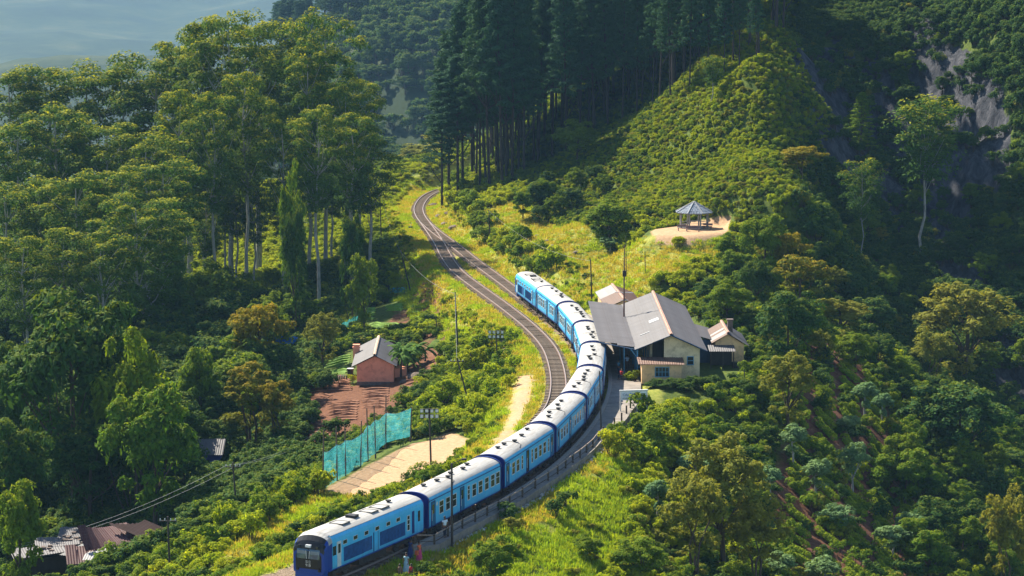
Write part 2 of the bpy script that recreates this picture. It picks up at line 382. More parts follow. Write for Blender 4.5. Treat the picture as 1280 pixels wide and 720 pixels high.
TEA = wpoly([(985, 470), (1060, 470), (1150, 520), (1190, 600), (1180, 690), (1000, 700), (960, 600), (1000, 520)], -6)
m_soil = np.maximum(m_soil, mask(TEA, 3) * .9)
_rn = fbm(fx / 16 + fy / 30, fy / 30, 3, 91)
_d = cT * fy - sT * (fz - CH); _px = 640 + F * fx / np.maximum(_d, 1); _py = 360 - F * (sT * fy + cT * (fz - CH)) / np.maximum(_d, 1)
_spot = np.zeros(len(fx))
for a_, b_, c_, d_ in ((1035, 90, 30, 55), (1062, 165, 26, 50), (1112, 140, 16, 60), (1108, 230, 14, 45), (1180, 95, 34, 34), (1215, 170, 26, 44), (1178, 250, 20, 40), (1198, 325, 16, 44), (1262, 460, 16, 46), (1150, 30, 18, 26)):
    _spot = np.maximum(_spot, np.exp(-((_px - a_ - (_py - b_) * .35) / (c_ * 1.3)) ** 2 - ((_py - b_) / (d_ * 1.2)) ** 2))
m_rock = sst(.3, .55, slope) * sst(300, 330, fy) * sst(36, 44, fx - (fy - 400) * .04) * sst(.25, .5, _spot * 1.5 + .4 * _rn) * (fy < 620)
idx = np.arange(len(fx)).reshape(XX.shape)
quads = np.stack([idx[:-1, :-1], idx[:-1, 1:], idx[1:, 1:], idx[1:, :-1]], -1).reshape(-1, 4)

k = NM('ground'); v = k.pos()
nz = k.noise(v, .35, 6, .65); nf = k.noise(v, 2.2, 5, .7); nl = k.noise(v, .07, 4, .6)
grass = k.ramp(nf, [(.3, (.035, .06, .010)), (.5, (.07, .10, .014)), (.7, (.12, .15, .022))])
dryc = k.ramp(nf, [(.28, (.16, .19, .03)), (.5, (.29, .29, .05)), (.72, (.42, .36, .11))])
dryc = k.mix(k.ramp(nz, [(.42, 0.0), (.62, .75)]), dryc, k.ramp(nf, [(.3, (.10, .14, .02)), (.7, (.20, .23, .04))]))
sandc = k.ramp(nf, [(.25, (.34, .20, .11)), (.55, (.47, .30, .17)), (.8, (.56, .41, .27))])
soilc = k.ramp(nf, [(.25, (.07, .030, .016)), (.55, (.15, .065, .035)), (.8, (.24, .125, .07))])
ballc = k.ramp(k.vor(v, 9), [(.1, (.07, .05, .032)), (.5, (.19, .135, .09)), (.9, (.32, .24, .17))])
stre = k.noise(k.mapping(v, (.5, .25, .12), (0, .5, .3)), 1.4, 7, .72, .5)
rockc = k.ramp(stre, [(.30, (.014, .016, .021)), (.48, (.05, .052, .063)), (.62, (.11, .108, .118)), (.78, (.18, .17, .165))])
def edge(a, s=.35):
    return k.math('ADD', k.attr(a), k.math('MULTIPLY', k.math('SUBTRACT', nz, .5), s * 2))
def th(a, lo=.4, hi=.62, s=.35): return k.ramp(edge(a, s), [(lo, 0.0), (hi, 1.0)])
c = k.mix(th('dry'), grass, dryc)
c = k.mix(th('soil'), c, soilc)
c = k.mix(th('sand'), c, sandc)
c = k.mix(th('ball', .4, .6, .15), c, ballc)
c = k.mix(th('rock', .35, .5, .5), c, rockc)
farc = k.ramp(k.noise(v, .006, 8, .7), [(.35, (.010, .022, .012)), (.5, (.022, .04, .016)), (.62, (.045, .06, .024)), (.74, (.10, .09, .05))])
c = k.mix(th('far', .45, .55, .0), c, farc)
hb = k.math('ADD', nf, k.math('MULTIPLY', k.math('ABSOLUTE', k.math('SUBTRACT', stre, .5)), k.math('MULTIPLY', k.attr('rock'), 14)))
M_ground = k.bsdf(c, .95, 0, .1, k.bump(hb, .6, .18))
far_a = sst(560, 700, fy)
ter = mobj('ground', npmesh('ground', np.c_[fx, fy, fz], quads, [M_ground], smooth=True,
     attrs=dict(sand=m_sand, soil=m_soil, dry=m_dry, ball=m_ball, rock=m_rock, far=far_a)))
tag(ter, 'hilly ground of grass, sand, red soil and rock', kind='structure')
# ------------------------------------------------------------------ shared materials
def text_obj(nm, cu):
    to = link(bpy.data.objects.new(nm + '_curve', cu)); dg = bpy.context.evaluated_depsgraph_get()
    me = bpy.data.meshes.new_from_object(to.evaluated_get(dg)); bpy.data.objects.remove(to); bpy.data.curves.remove(cu)
    return mobj(nm, me)
M_rockm = simple('brown_stone', (.16, .12, .09), .95, .4, 1.5, bump=.5)
M_white = simple('white_paint', (.60, .60, .58), .6, .08, 2, dirt=(.25, .2, .16), dirt_amt=.3)
M_dark = simple('dark_iron', (.03, .028, .03), .6, .3, 4, .3)
M_rail = simple('rail_steel', (.38, .29, .25), .4, .2, 6, .35)
M_rust_ = simple('rusty_rail_foot', (.13, .07, .05), .8, .3, 5)
M_sleep = simple('sleeper_wood', (.21, .155, .115), .9, .45, 2.2, dirt=(.30, .26, .2), dirt_amt=.5)
M_wood = simple('weathered_wood', (.075, .055, .042), .85, .4, 6)
M_conc = simple('platform_concrete', (.25, .215, .185), .9, .22, .8, dirt=(.10, .085, .07), dirt_amt=.6)

# ------------------------------------------------------------------ tracks: ballast bed is ground; rails and sleepers here
def pt(T, D_, i, off, z=0.0):
    i = max(0, min(len(T) - 1, i)); n = np.array([D_[i][1], -D_[i][0]])
    return (T[i][0] + n[0] * off, T[i][1] + n[1] * off, z)
def ribbon(T, D_, i0, i1, o0, o1, z0, z1, step=1):
    """solid strip following the line between two offsets"""
    m = MB(); ii = list(range(i0, i1, step)) + [i1]; vs = []
    for i in ii:
        f = (i - i0) / max(1, i1 - i0)
        a = o0(f) if callable(o0) else o0; b = o1(f) if callable(o1) else o1
        vs += [pt(T, D_, i, a, z0), pt(T, D_, i, a, z1), pt(T, D_, i, b, z1), pt(T, D_, i, b, z0)]
    fs = []
    for k_ in range(len(ii) - 1):
        for q in range(4): fs.append((k_ * 4 + q, k_ * 4 + (q + 1) % 4, k_ * 4 + 4 + (q + 1) % 4, k_ * 4 + 4 + q))
    fs += [(0, 1, 2, 3), tuple(4 * (len(ii) - 1) + q for q in (3, 2, 1, 0))]
    return m.add(vs, fs)
def make_track(T, D_, i0, i1, label, s_end=None):
    root = empty('railway_track', (0, 0, 0)); tag(root, label, 'railway track')
    for s_ in (-1, 1):
        r = ribbon(T, D_, i0, i1, s_ * .84 - .055, s_ * .84 + .055, -.14, 0.0)
        rr = r.build('rail', M_rail, root)
        ribbon(T, D_, i0, i1, s_ * .84 - .09, s_ * .84 + .09, -.16, -.13).build('rail_foot', M_rust_, rr)
    base = []
    for q in range(4):
        b = MB(); L_ = 1.36 + .02 * q; wd = .12 + .008 * q
        b.box(-L_, L_, -wd, wd, -.36, -.165 + .006 * q); base.append(b.mesh('sleeper', M_sleep))
    d = np.concatenate([[0], np.cumsum(np.hypot(*np.diff(T, axis=0).T))])
    s = d[i0]; n = 0; far = MB()
    while s < d[i1]:
        i = int(np.searchsorted(d, s)); i = min(i, len(T) - 1); a = math.atan2(D_[i][1], D_[i][0]) - PI / 2 + rnd.uniform(-.02, .02)
        if n < 290:
            mobj('sleeper', base[rnd.randrange(4)], root, (T[i][0], T[i][1], 0), (0, 0, a))
        else: far.box(-1.38, 1.38, -.13, .13, -.36, -.16, M=Matrix.Translation((T[i][0], T[i][1], 0)) @ Matrix.Rotation(a, 4, 'Z'))
        n += 1; s += .72
    if far.v: tag(far.build('sleeper_run', M_sleep, root), kind='stuff')
    return root
endA = len(TA) - 2
vis = int(np.argmin(np.abs(TB[:, 1] - (P(690, 540)[1]))))
tB = make_track(TB, dB, vis - 20, len(TB) - 1, 'empty loop track curving past the train on the side away from the platform')
iEndTrain = iA0 + 170
tA1 = make_track(TA, dA, iEndTrain - 8, endA, 'running line curving away up the valley behind the rear power car')
tA2 = make_track(TA, dA, max(0, iA0 - 60), iEndTrain - 8, 'track under the blue train beside the platform')
for ch in list(tA2.children):            # hidden beneath the carriages: keep only the sleepers before the nose and under the front half
    if ch.name.startswith('sleeper') and ch.location.y > TA[iA0 + 60][1]: bpy.data.objects.remove(ch)

# point lever and switch box beside the turnout
def lever(px, py, lab):
    g = P(px, py, -.3); r = empty('point_lever', g, .4); tag(r, lab, 'point lever')
    MB().box(-.35, .35, -.2, .2, 0, .28).build('base_box', M_dark, r)
    MB().tube([(0, 0, .25), (.25, 0, 1.0)], .03).build('lever_arm', M_white, r)
lever(513, 285, 'small dark point lever box left of the turnout where the two tracks join')

# ------------------------------------------------------------------ platform and its edge
iP0 = int(np.argmin(np.abs(TA[:, 1] - P(530, 683, .3)[1]))); iP1 = iA0 + 150
fx_px = [(520, 683), (543, 683), (560, 673), (578, 663), (594, 655), (609, 647), (623, 640), (637, 633), (653, 624), (669, 613), (685, 603), (697, 595), (707, 587.5), (716, 580.5), (725, 574.5), (733, 568),
         (741, 561), (748, 552), (754, 547), (760, 542), (768, 535), (777, 528), (783, 519), (788, 512), (793, 506)]
fpts = [P(a, b, .15) for a, b in fx_px]
_fo = []
for p in fpts:
    d_ = np.hypot(TA[:, 0] - p.x, TA[:, 1] - p.y); _fo.append((int(d_.argmin()), float(d_.min())))
_fo.sort(); _fi = [a for a, b in _fo]; _fd = [b for a, b in _fo]
plat_w = lambda f: float(np.interp(iP0 + f * (iP1 - iP0), _fi, _fd)) + .35
pf = ribbon(TA, dA, iP0, iP1, 1.75, plat_w, -.9, .32, 2).build('platform', M_conc); tag(pf, kind='structure')
M_kerb = simple('platform_coping', (.36, .31, .26), .85, .2, 1.5, dirt=(.12, .1, .08), dirt_amt=.5)
kb = MB().box(-.49, .49, -.2, .2, 0, .09).mesh('coping_stone', M_kerb)
for i in range(iP0 + 1, iA0 + 118):
    x, y, _ = pt(TA, dA, i, 1.88); mobj('coping_stone', kb, pf, (x, y, .322 + rnd.uniform(-.004, .012)), (0, 0, math.atan2(dA[i][1], dA[i][0])))
# ramp in front of the platform
rp = MB(); q = [P(497, 712, -.35), P(548, 690, -.35), P(520, 735, -.6), P(470, 745, -.6)]
M_path = simple('trodden_earth', (.36, .20, .13), .95, .25, 1.2, dirt=(.2, .2, .08), dirt_amt=.5)
rp.add([(p.x, p.y, p.z) for p in q] + [(p.x, p.y, p.z - .6) for p in q], [(0, 1, 2, 3), (7, 6, 5, 4), (0, 4, 5, 1), (1, 5, 6, 2), (2, 6, 7, 3), (3, 7, 4, 0)])
tag(rp.build('footpath', M_path), kind='structure')

# fence along the platform
fr = empty('platform_fence', fpts[1]); tag(fr, 'low rail and post fence along the outer edge of the platform', 'fence')
def addw(mb, name, mat, root):       # mesh in world coordinates under a root at root.location
    me = mb.mesh(name, mat); me.transform(Matrix.Translation(-root.location)); return mobj(name, me, root)
for p in fpts:
    g = min(gz(p.x, p.y), .3)
    addw(MB().box(p.x - .08, p.x + .08, p.y - .08, p.y + .08, g - .5, 1.12 + rnd.uniform(-.03, .12)), 'post', M_wood, fr)
addw(MB().tube([(p.x, p.y, 1.07) for p in fpts[:19]], .055, 6), 'top_rail', simple('worn_rail_paint', (.30, .22, .17), .6, .3, 4), fr)
addw(MB().tube([(p.x + .02, p.y - .02, .55) for p in fpts[:19]], .035, 6), 'lower_rail', M_wood, fr)
# pale rubble along the foot of the fence
st = MB()
for a, b in zip(fpts[1:], fpts[2:]):
    for _ in range(26):
        t = rnd.random(); x = a.x + (b.x - a.x) * t + rnd.uniform(.05, .75); y = a.y + (b.y - a.y) * t - rnd.uniform(0, .5); s = rnd.uniform(.05, .17)
        z = max(gz(x, y), -.4)
        M_ = Matrix.Translation((x, y, z + s * .3)) @ Euler((rnd.random(), rnd.random(), rnd.random() * 6)).to_matrix().to_4x4()
        st.box(-s, s, -s * .7, s * .7, -s * .5, s * .5, M=M_)
tag(st.build('rubble', simple('pale_rubble', (.48, .46, .42), .9, .3, 3)), 'pale broken stones along the foot of the platform fence', 'stones', kind='stuff')

# ------------------------------------------------------------------ the train
k = NM('sky_blue_coach_paint'); v = k.coord('Object'); oi_ = k.n('ShaderNodeObjectInfo').outputs['Random']
c = k.ramp(k.noise(v, .5, 4, .6), [(.3, (.040, .42, .76)), (.7, (.065, .52, .86))])
c = k.mix(k.math('MULTIPLY', oi_, .22), c, (.09, .40, .60))
st_ = k.ramp(k.noise(k.mapping(v, (2.6, 2.6, .16)), 1.6, 5, .7), [(.5, 0.), (.78, .5)])
zz_ = k.n('ShaderNodeSeparateXYZ'); k.l(v, zz_.inputs[0]); low = k.n('ShaderNodeMapRange'); k.l(zz_.outputs[2], low.inputs[0]); low.inputs[1].default_value = 1.9; low.inputs[2].default_value = .95; low.inputs[3].default_value = .0; low.inputs[4].default_value = .55
c = k.mix(st_, c, (.035, .20, .36)); c = k.mix(k.math('MULTIPLY', low.outputs[0], k.noise(v, 2.2, 5, .7)), c, (.12, .10, .08))
M_blue = k.bsdf(c, .45, 0, .35, k.bump(k.noise(k.mapping(v, (.7, 1, .7)), 1.6, 3), .12, .02))
M_navy = simple('navy_paint', (.008, .022, .16), .4, .1, 1, bump=.02)
M_deep = simple('royal_blue_paint', (.008, .045, .27), .35, .1, 1, bump=.02)
M_grille = simple('blue_grille', (.012, .075, .24), .6, .3, 3)
k = NM('coach_roof'); v = k.coord('Object')
n1 = k.noise(k.mapping(v, (.35, 1.2, 1)), .9, 5, .65); n2 = k.noise(v, 6, 3, .6)
rc = k.ramp(n1, [(.3, (.27, .26, .245)), (.6, (.44, .425, .40))])
rc = k.mix(k.ramp(k.noise(k.mapping(v, (.15, 2.5, 1)), 2.5, 6, .7), [(.46, 0.), (.70, .7)]), rc, (.22, .19, .16))
rc = k.mix(k.ramp(k.math('ABSOLUTE', k.n('ShaderNodeSeparateXYZ').outputs[1]), [(.0, 0.), (1, 0.)]), rc, rc)
M_roof = k.bsdf(rc, .65, 0, .3, k.bump(n2, .1, .01))
k = NM('coach_glass')
M_glass = k.bsdf((.018, .022, .026), .12, 0, .6)
M_frame = simple('window_frame_paint', (.55, .60, .62), .4, .1, 3)
M_door = simple('door_teal', (.015, .13, .25), .5, .15, 3)
M_under = simple('underframe_grime', (.045, .036, .03), .85, .4, 3)
M_bell = simple('gangway_rubber', (.02, .022, .04), .8, .3, 5)
HW, Z0, Z1, ZR = 1.45, 1.02, 3.12, 3.86
def arc(hw, z1, zr, n=12):
    """roof cross section from +y eave to -y eave"""
    return [(hw * math.cos(PI * i / n), z1 + (zr - z1) * (math.sin(PI * i / n) ** .8)) for i in range(n + 1)]
def section(hw=HW, z0=Z0, z1=Z1, zr=ZR): return [(hw * .97, z0), (hw, z0 + .18)] + arc(hw, z1, zr) + [(-hw, z0 + .18), (-hw * .97, z0)]
def loft(xs, secs, mb, mfun=None, cap0=True, cap1=True, smooth=False):
    n = len(secs[0]); vs = []; b = []
    for x, s in zip(xs, secs): vs += [((x[j] if hasattr(x, '__len__') else x), p[0], p[1]) for j, p in enumerate(s)]
    for i in range(len(xs) - 1):
        for j in range(n): mb.add([vs[i * n + j], vs[i * n + (j + 1) % n], vs[(i + 1) * n + (j + 1) % n], vs[(i + 1) * n + j]], [(0, 1, 2, 3)], mfun(vs[i * n + j], vs[(i + 1) * n + (j + 1) % n]) if mfun else 0, smooth=smooth)
    if cap0: mb.add(vs[:n], [tuple(range(n))], 1)
    if cap1: mb.add(vs[-n:], [tuple(range(n - 1, -1, -1))], 1)
    return mb
def win_meshes(wd, ht, fr_=.07, bars=1):
    f = MB()
    f.box(-wd / 2 - fr_, wd / 2 + fr_, 0, .035, ht / 2, ht / 2 + fr_); f.box(-wd / 2 - fr_, wd / 2 + fr_, 0, .035, -ht / 2 - fr_, -ht / 2)
    f.box(-wd / 2 - fr_, -wd / 2, 0, .034, -ht / 2, ht / 2); f.box(wd / 2, wd / 2 + fr_, 0, .034, -ht / 2, ht / 2)
    for b in range(bars):
        z = -ht / 2 + ht * (b + 1) / (bars + 1) + .08; f.box(-wd / 2, wd / 2, .002, .03, z - .025, z + .025)
    g = MB().box(-wd / 2, wd / 2, .004, .016, -ht / 2, ht / 2)
    return f.mesh('window', M_frame), g.mesh('pane', M_glass)
W_big, W_nar, W_low = win_meshes(.82, .98), win_meshes(.42, 1.15, .06, 2), win_meshes(.66, .28, .03, 0)
def put_win(root, W, x, z, side):
    rz = 0 if side > 0 else PI
    f = mobj('window', W[0], root, (x, side * HW, z), (0, 0, rz)); mobj('pane', W[1], f)
def door_mesh(m=M_door, wd=.74):
    d = MB(); d.box(-wd / 2, wd / 2, 0, .02, 1.1, 3.02)
    return d.mesh('door', m)
D_dark, D_teal = door_mesh(M_glass), door_mesh(M_door)
fr_d = MB(); fr_d.box(-.44, -.37, 0, .04, 1.05, 3.08); fr_d.box(.37, .44, 0, .04, 1.05, 3.08); fr_d.box(-.37, .37, 0, .039, 3.02, 3.08)
D_frame = fr_d.mesh('door_frame', M_navy); hd = MB().tube([(.30, .05, 1.5), (.30, .05, 2.4)], .025, 6).mesh('handrail', M_frame)
D_glass = MB().box(-.22, .22, .022, .03, 2.05, 2.8).mesh('door_pane', M_glass)
stp = MB()
for q in range(3): stp.box(-.36, .36, -.12 + q * .02, .12, .3 + .27 * q, .34 + .27 * q)
stp.box(-.40, -.36, -.12, .12, .3, 1.02); stp.box(.36, .40, -.12, .12, .3, 1.02)
D_step = stp.mesh('step', M_under)
def put_door(root, x, side, m=D_teal):
    rz = 0 if side > 0 else PI
    d = mobj('door', m, root, (x, side * HW, 0), (0, 0, rz)); mobj('door_frame', D_frame, d); mobj('handrail', hd, d)
    if m is D_teal: mobj('door_pane', D_glass, d)
    mobj('step', D_step, root, (x, side * (HW - .05), 0), (0, 0, rz))
# bogie
bg_ = MB(); bg_.box(-1.5, 1.5, -1.08, -.98, .45, .72); bg_.box(-1.5, 1.5, .98, 1.08, .45, .72); bg_.box(-.25, .25, -1.1, 1.1, .5, .85)
for sx in (-.55, .55):
    for sy in (-1, 1): bg_.tube([(sx, sy * 1.03, .6), (sx, sy * 1.03, .98)], .11, 8)
ME_bogie = bg_.mesh('bogie', M_under)
wh = MB(); wh.tube([(0, -.06, 0), (0, .06, 0)], .46, 18); wh.tube([(0, -.10, 0), (0, -.06, 0)], .50, 18); wh.tube([(0, .06, 0), (0, .16, 0)], .16, 10)
M_wheel = simple('wheel_steel', (.10, .085, .075), .5, .3, 4, .5); ME_wheel = wh.mesh('wheel', M_wheel)
def put_bogie(root, x):
    b = mobj('bogie', ME_bogie, root, (x, 0, 0))
    for sx in (-1.05, 1.05):
        for sy in (-1, 1): mobj('wheel', ME_wheel, b, (sx, sy * .84, .47), (0, 0, 0 if sy > 0 else PI))
ven = MB(); ven.tube([(0, 0, 0), (0, 0, .10)], .13, 10); ven.tube([(0, 0, .10), (0, 0, .2)], .24, 10)
ME_vent = ven.mesh('roof_vent', M_dark)
ue = []
for q in range(3):
    b = MB(); b.box(-2.2, -.9, -1.25, -.5, .35, .95); b.box(-2.2, -1.2, .5, 1.25, .4, .95); b.tube([(.2, -1.0, .6), (1.9, -1.0, .6)], .24, 10); b.box(2.1, 2.8, .4, 1.2, .42, .95)
    b.box(-6, 6, -.18, .18, .78, 1.0); b.tube([(-.5, .9, .62), (1.4, .9, .62)], .2, 10); ue.append(b.mesh('underframe_gear', M_under)); break
def shell(L, roofm=M_roof):
    """body sides and ends, roof as separate meshes, x from 0 (front) to L"""
    n = 12; se = section()
    side = lambda a, b: 2 if min(a[2], b[2]) > Z1 + .32 else 0
    body = loft([0, .22, L - .22, L], [se] * 4, MB(), side)
    # separate out roof
    b2 = MB(); r2 = MB()
    for vs, m, s_ in zip(body.f, body.m, body.sm):
        p = [body.v[i] for i in vs]; xm = sum(q_[0] for q_ in p) / len(p)
        if m == 2 and .22 < xm < L - .22: continue
        b2.add(p, [tuple(range(len(p)))], 1 if (xm < .22 or xm > L - .22) else m)
    ar = arc(HW, Z1, ZR, 16)[2:-2]; vs = []
    cuts = [.1, L * .25, L * .5, L * .75, L - .1]
    for x in cuts: vs += [(x, y * 1.004, z + .015) for y, z in ar]
    for x in cuts: vs += [(x, y * .98, z - .05) for y, z in ar]
    na = len(ar); fs = []
    for c_ in range(len(cuts) - 1):
        for j in range(na - 1):
            a = c_ * na + j; fs.append((a, a + 1, a + na + 1, a + na)); o = len(cuts) * na; fs.append((o + a, o + a + na, o + a + na + 1, o + a + 1))
    r2.add(vs, fs, 0, None, True)
    return b2, r2
LC = 16.35
bb, rr_ = shell(LC)
bb.box(.3, LC - .3, -1.3, 1.3, .92, 1.03, 1)
# gutter line above the windows and a navy belt at the sill of the body
for s_ in (-1, 1): bb.box(.16, LC - .16, s_ * (HW + .012) - .02, s_ * (HW + .012) + .02, Z1 + .06, Z1 + .12, 1); bb.box(.16, LC - .16, s_ * (HW + .004) - .02, s_ * (HW + .004) + .02, Z0 - .02, Z0 + .06, 1)
ME_cbody = bb.mesh('coach_body', [M_blue, M_navy, M_blue]); ME_croof = rr_.mesh('coach_roof', M_roof)
# arched navy rim at each end of the roof
rim = MB(); a_in = arc(HW + .02, Z1, ZR + .03, 14); a_out = arc(HW + .05, Z1, ZR + .09, 14)
vs = []; fs = []
for x in (0, .20):
    vs += [(x, y, z) for y, z in a_in] + [(x, y, z) for y, z in a_out]
nn = len(a_in)
for j in range(nn - 1):
    fs += [(j, j + 1, nn + j + 1, nn + j), (2 * nn + j, 3 * nn + j, 3 * nn + j + 1, 2 * nn + j + 1), (nn + j, nn + j + 1, 3 * nn + j + 1, 3 * nn + j), (j, 2 * nn + j, 2 * nn + j + 1, j + 1)]
rim.add(vs, fs); ME_rim = rim.mesh('roof_rim', M_navy)
gw = MB()
for q in range(5): gw.box(-.05 - .11 * (q + 1), -.05 - .11 * q - .02, -.75 + .04 * (q % 2), .75 - .04 * (q % 2), 1.05, 3.3 - .04 * (q % 2))
ME_gw = gw.mesh('gangway', M_bell)
seam = MB(); ar = arc(HW, Z1, ZR, 16)[2:-2]
seam.tube([(0, y, z + .03) for y, z in ar[1:6]] + [(.0, y, z + .03) for y, z in ar[6:-2]] + [(-1.0, ar[-2][0], ar[-2][1] + .03)], .022, 5); ME_seam = seam.mesh('roof_cable', M_dark)
em = MB(); em.tube([(0, 0, 0), (0, .012, 0)], .17, 12); ME_em = em.mesh('emblem', M_white)

def make_coach(root, order):
    mobj('coach_body', ME_cbody, root); mobj('coach_roof', ME_croof, root)
    mobj('roof_rim', ME_rim, root); mobj('roof_rim', ME_rim, root, (LC - .2, 0, 0))
    for s_ in (-1, 1):
        for x, W in ((2.75, W_big), (4.15, W_big), (5.55, W_big if order % 2 else W_nar), (8.75, W_nar), (10.0, W_big), (11.45, W_big), (12.9, W_big), (14.3, W_big if order == 1 else W_nar)):
            put_win(root, W, x, 2.28, s_)
        put_door(root, 1.0, s_, D_teal); put_door(root, 7.3, s_, D_dark if order % 2 == 0 else D_teal)
        if order != 1: put_door(root, 15.45, s_, D_teal)
        else: put_win(root, W_big, 15.5, 2.28, s_)
        mobj('emblem', ME_em, root, (1.85, s_ * (HW + (.0 if s_ > 0 else 0)), 2.72), (0, 0, 0 if s_ > 0 else PI))
    for x in ((2.6, 4.6, 9.0, 11.2), (2.8, 4.8, 8.4, 10.4, 12.6), (3.6, 5.0, 9.8, 12.9))[order % 3]: mobj('roof_vent', ME_vent, root, (x + rnd.uniform(-.3, .3), rnd.uniform(-.22, .22), ZR))
    mobj('roof_vent', ME_vent, root, (6.9, -.35, ZR - .02))
    mobj('roof_cable', ME_seam, root, (6.6, 0, 0))
    put_bogie(root, 2.6); put_bogie(root, LC - 2.6); mobj('underframe_gear', ue[0], root, (LC / 2, 0, 0))
    mobj('gangway', ME_gw, root)

# power car
M_blackp = simple('black_front_paint', (.012, .013, .016), .3, .2, 3, bump=.02)
LP = 16.6
def make_power(root, front):
    xs = []; secs = []
    prof = [(-1.0, .80, 1.28, .93, 2.35, 2.65), (-.93, .88, 1.36, .9, 2.6, 3.0), (-.7, .94, 1.41, .9, 2.8, 3.35), (-.35, .98, 1.44, .95, 3.0, 3.7), (.2, 1, HW, Z0, Z1, ZR), (LP - .16, 1, HW, Z0, Z1, ZR), (LP, 1, HW, Z0, Z1, ZR)]
    for x, _, hw, z0, z1, zr in prof: xs.append(x + 1.0); secs.append(section(hw, z0, z1, zr))
    def mf(a, b):
        xm = (a[0] + b[0]) / 2; zm = (a[2] + b[2]) / 2
        if xm > LP + .6: return 1
        if .5 < xm < 2.1 and zm > 3.15: return 3
        if xm < .5 and zm > 2.4 and abs((a[1] + b[1]) / 2) < 1.3: return 2
        if xm < 2.1 and zm < 3.3: return 1
        return 0
    m = loft(xs, secs, MB(), mf, smooth=True)
    m.m = [1 if q == 1 else q for q in m.m]
    m.build('power_car_body', [M_blue, M_deep, M_blackp, M_roof], root)
    # roof skin
    def skin(x0, x1, y0, y1, lift, name, mat, nx=6, ny=8, parent=None):
        vs = []; 
        for i in range(nx + 1):
            for j in range(ny + 1):
                x = x0 + (x1 - x0) * i / nx; y = y0 + (y1 - y0) * j / ny
                ft = sst(0.0, 1.25, np.array([x]))[0] if x < 1.25 else 1
                zr = 2.9 + (ZR - 2.9) * ft if x < 1.25 else ZR; z1_ = Z1 if x > 1.2 else 2.55 + (Z1 - 2.55) * ft
                cc = max(-1, min(1, y / HW)); z = z1_ + (zr - z1_) * (math.sqrt(1 - cc * cc) ** .8)
                vs.append((x, y, z + lift))
        n = ny + 1; fs = [(i * n + j, i * n + j + 1, (i + 1) * n + j + 1, (i + 1) * n + j) for i in range(nx) for j in range(ny)]
        o = MB(); o.add(vs, fs, 0, None, True)
        b_ = [(x, y, z - .03) for x, y, z in vs]; o.add(b_, [f[::-1] for f in fs]); return o.build(name, mat, root)
    skin(1.3, LP + .9, -1.22, 1.22, .03, 'power_car_roof', M_roof, 10, 10)
    skin(.42, 1.27, -1.12, 1.12, .045, 'cab_roof', M_roof, 4, 8)
    # cab front: black mask, two screens, head lamps, number
    def front_patch(y0, y1, z0, z1, lift, name, mat, ny=6, nz=6):
        vs = []
        for i in range(ny + 1):
            for j in range(nz + 1):
                y = y0 + (y1 - y0) * i / ny; z = z0 + (z1 - z0) * j / nz
                x = .0 + max(0, z - 2.35) * .16 + max(0, z - 2.65) ** 1.6 * .55 + .10 * (abs(y) / 1.3) ** 4
                if z > 2.65: x = .07 + (z - 2.65) * .42
                vs.append((x - lift, y, z))
        n = nz + 1; fs = [(i * n + j, i * n + j + 1, (i + 1) * n + j + 1, (i + 1) * n + j) for i in range(ny) for j in range(nz)]
        o = MB(); o.add(vs, fs, 0, None, False); o.add([(x + .03, y, z) for x, y, z in vs], [f[::-1] for f in fs])
        rim_ = [i * n for i in range(ny + 1)] + [ny * n + j for j in range(1, n)] + [i * n + nz for i in range(ny - 1, -1, -1)] + [j for j in range(nz - 1, 0, -1)]
        N_ = len(vs); full = vs + [(x + .03, y, z) for x, y, z in vs]; rr = len(rim_)
        o.add(full, [(rim_[i], rim_[(i + 1) % rr], rim_[(i + 1) % rr] + N_, rim_[i] + N_) for i in range(rr)])
        return o.build(name, mat, root)
    M_mask = M_glass
    front_patch(-1.18, 1.18, 1.22, 3.15, .06, 'front_mask', M_blackp)
    M_screen = simple('windscreen_glass', (.05, .10, .15), .08, .3, 1.2, spec=.8, bump=.0)
    for s_ in (-1, 1):
        front_patch(min(s_ * .06, s_ * .98), max(s_ * .06, s_ * .98), 2.0, 2.72, .10, 'windscreen', M_screen)
        o = MB().tube([(-.14, s_ * .1, 2.02), (-.13, s_ * .16, 2.6)], .02, 5); o.build('wiper', M_white, root)
        MB().tube([(-.12, s_ * .8, 2.9), (.1, s_ * .8, 2.9)], .10, 10).build('marker_lamp', M_glass, root)
        MB().tube([(-.1, s_ * .95, 1.15), (.05, s_ * .95, 1.15)], .12, 10).build('buffer', M_dark, root)
    MB().box(-.12, .15, -.22, .22, 2.88, 3.06).build('headlamp', simple('lamp_lens', (.7, .72, .75), .2, .1, 3), root)
    if front:
        for txt, sz, z, nm in (('S12', .26, 1.66, 'class_lettering'), ('918', .26, 1.40, 'number_lettering')):
            cu = bpy.data.curves.new(nm, 'FONT'); cu.body = txt; cu.size = sz * 1.15; cu.extrude = .01; cu.align_x = 'CENTER'; cu.materials.append(M_white)
            t = text_obj(nm, cu); t.parent = root; t.location = (-.085, 0, z); t.rotation_euler = (PI / 2, 0, -PI / 2)
    # skirt / snow plough
    MB().box(.05, .9, -1.2, 1.2, .35, .92).build('front_skirt', M_deep, root)
    for s_ in (-1, 1):
        rz = 0 if s_ > 0 else PI
        def sp(name, x0, x1, z0, z1, mat, t=.02, par=root):
            a, b = (0, t)
            return MB().box(x0, x1, min(s_ * HW, s_ * (HW + t)), max(s_ * HW, s_ * (HW + t)), z0, z1).build(name, mat, par)
        M_silver = M_frame
        d = sp('cab_door', 2.0, 2.62, 1.1, 3.0, M_frame, .03); sp('door_pane', 2.12, 2.5, 2.15, 2.85, M_glass, .045, d); sp('door_surround', 1.94, 2.68, 2.02, 3.05, M_frame, .02, d)
        sp('cab_side_window', 1.28, 1.8, 2.1, 2.8, M_glass, .02)
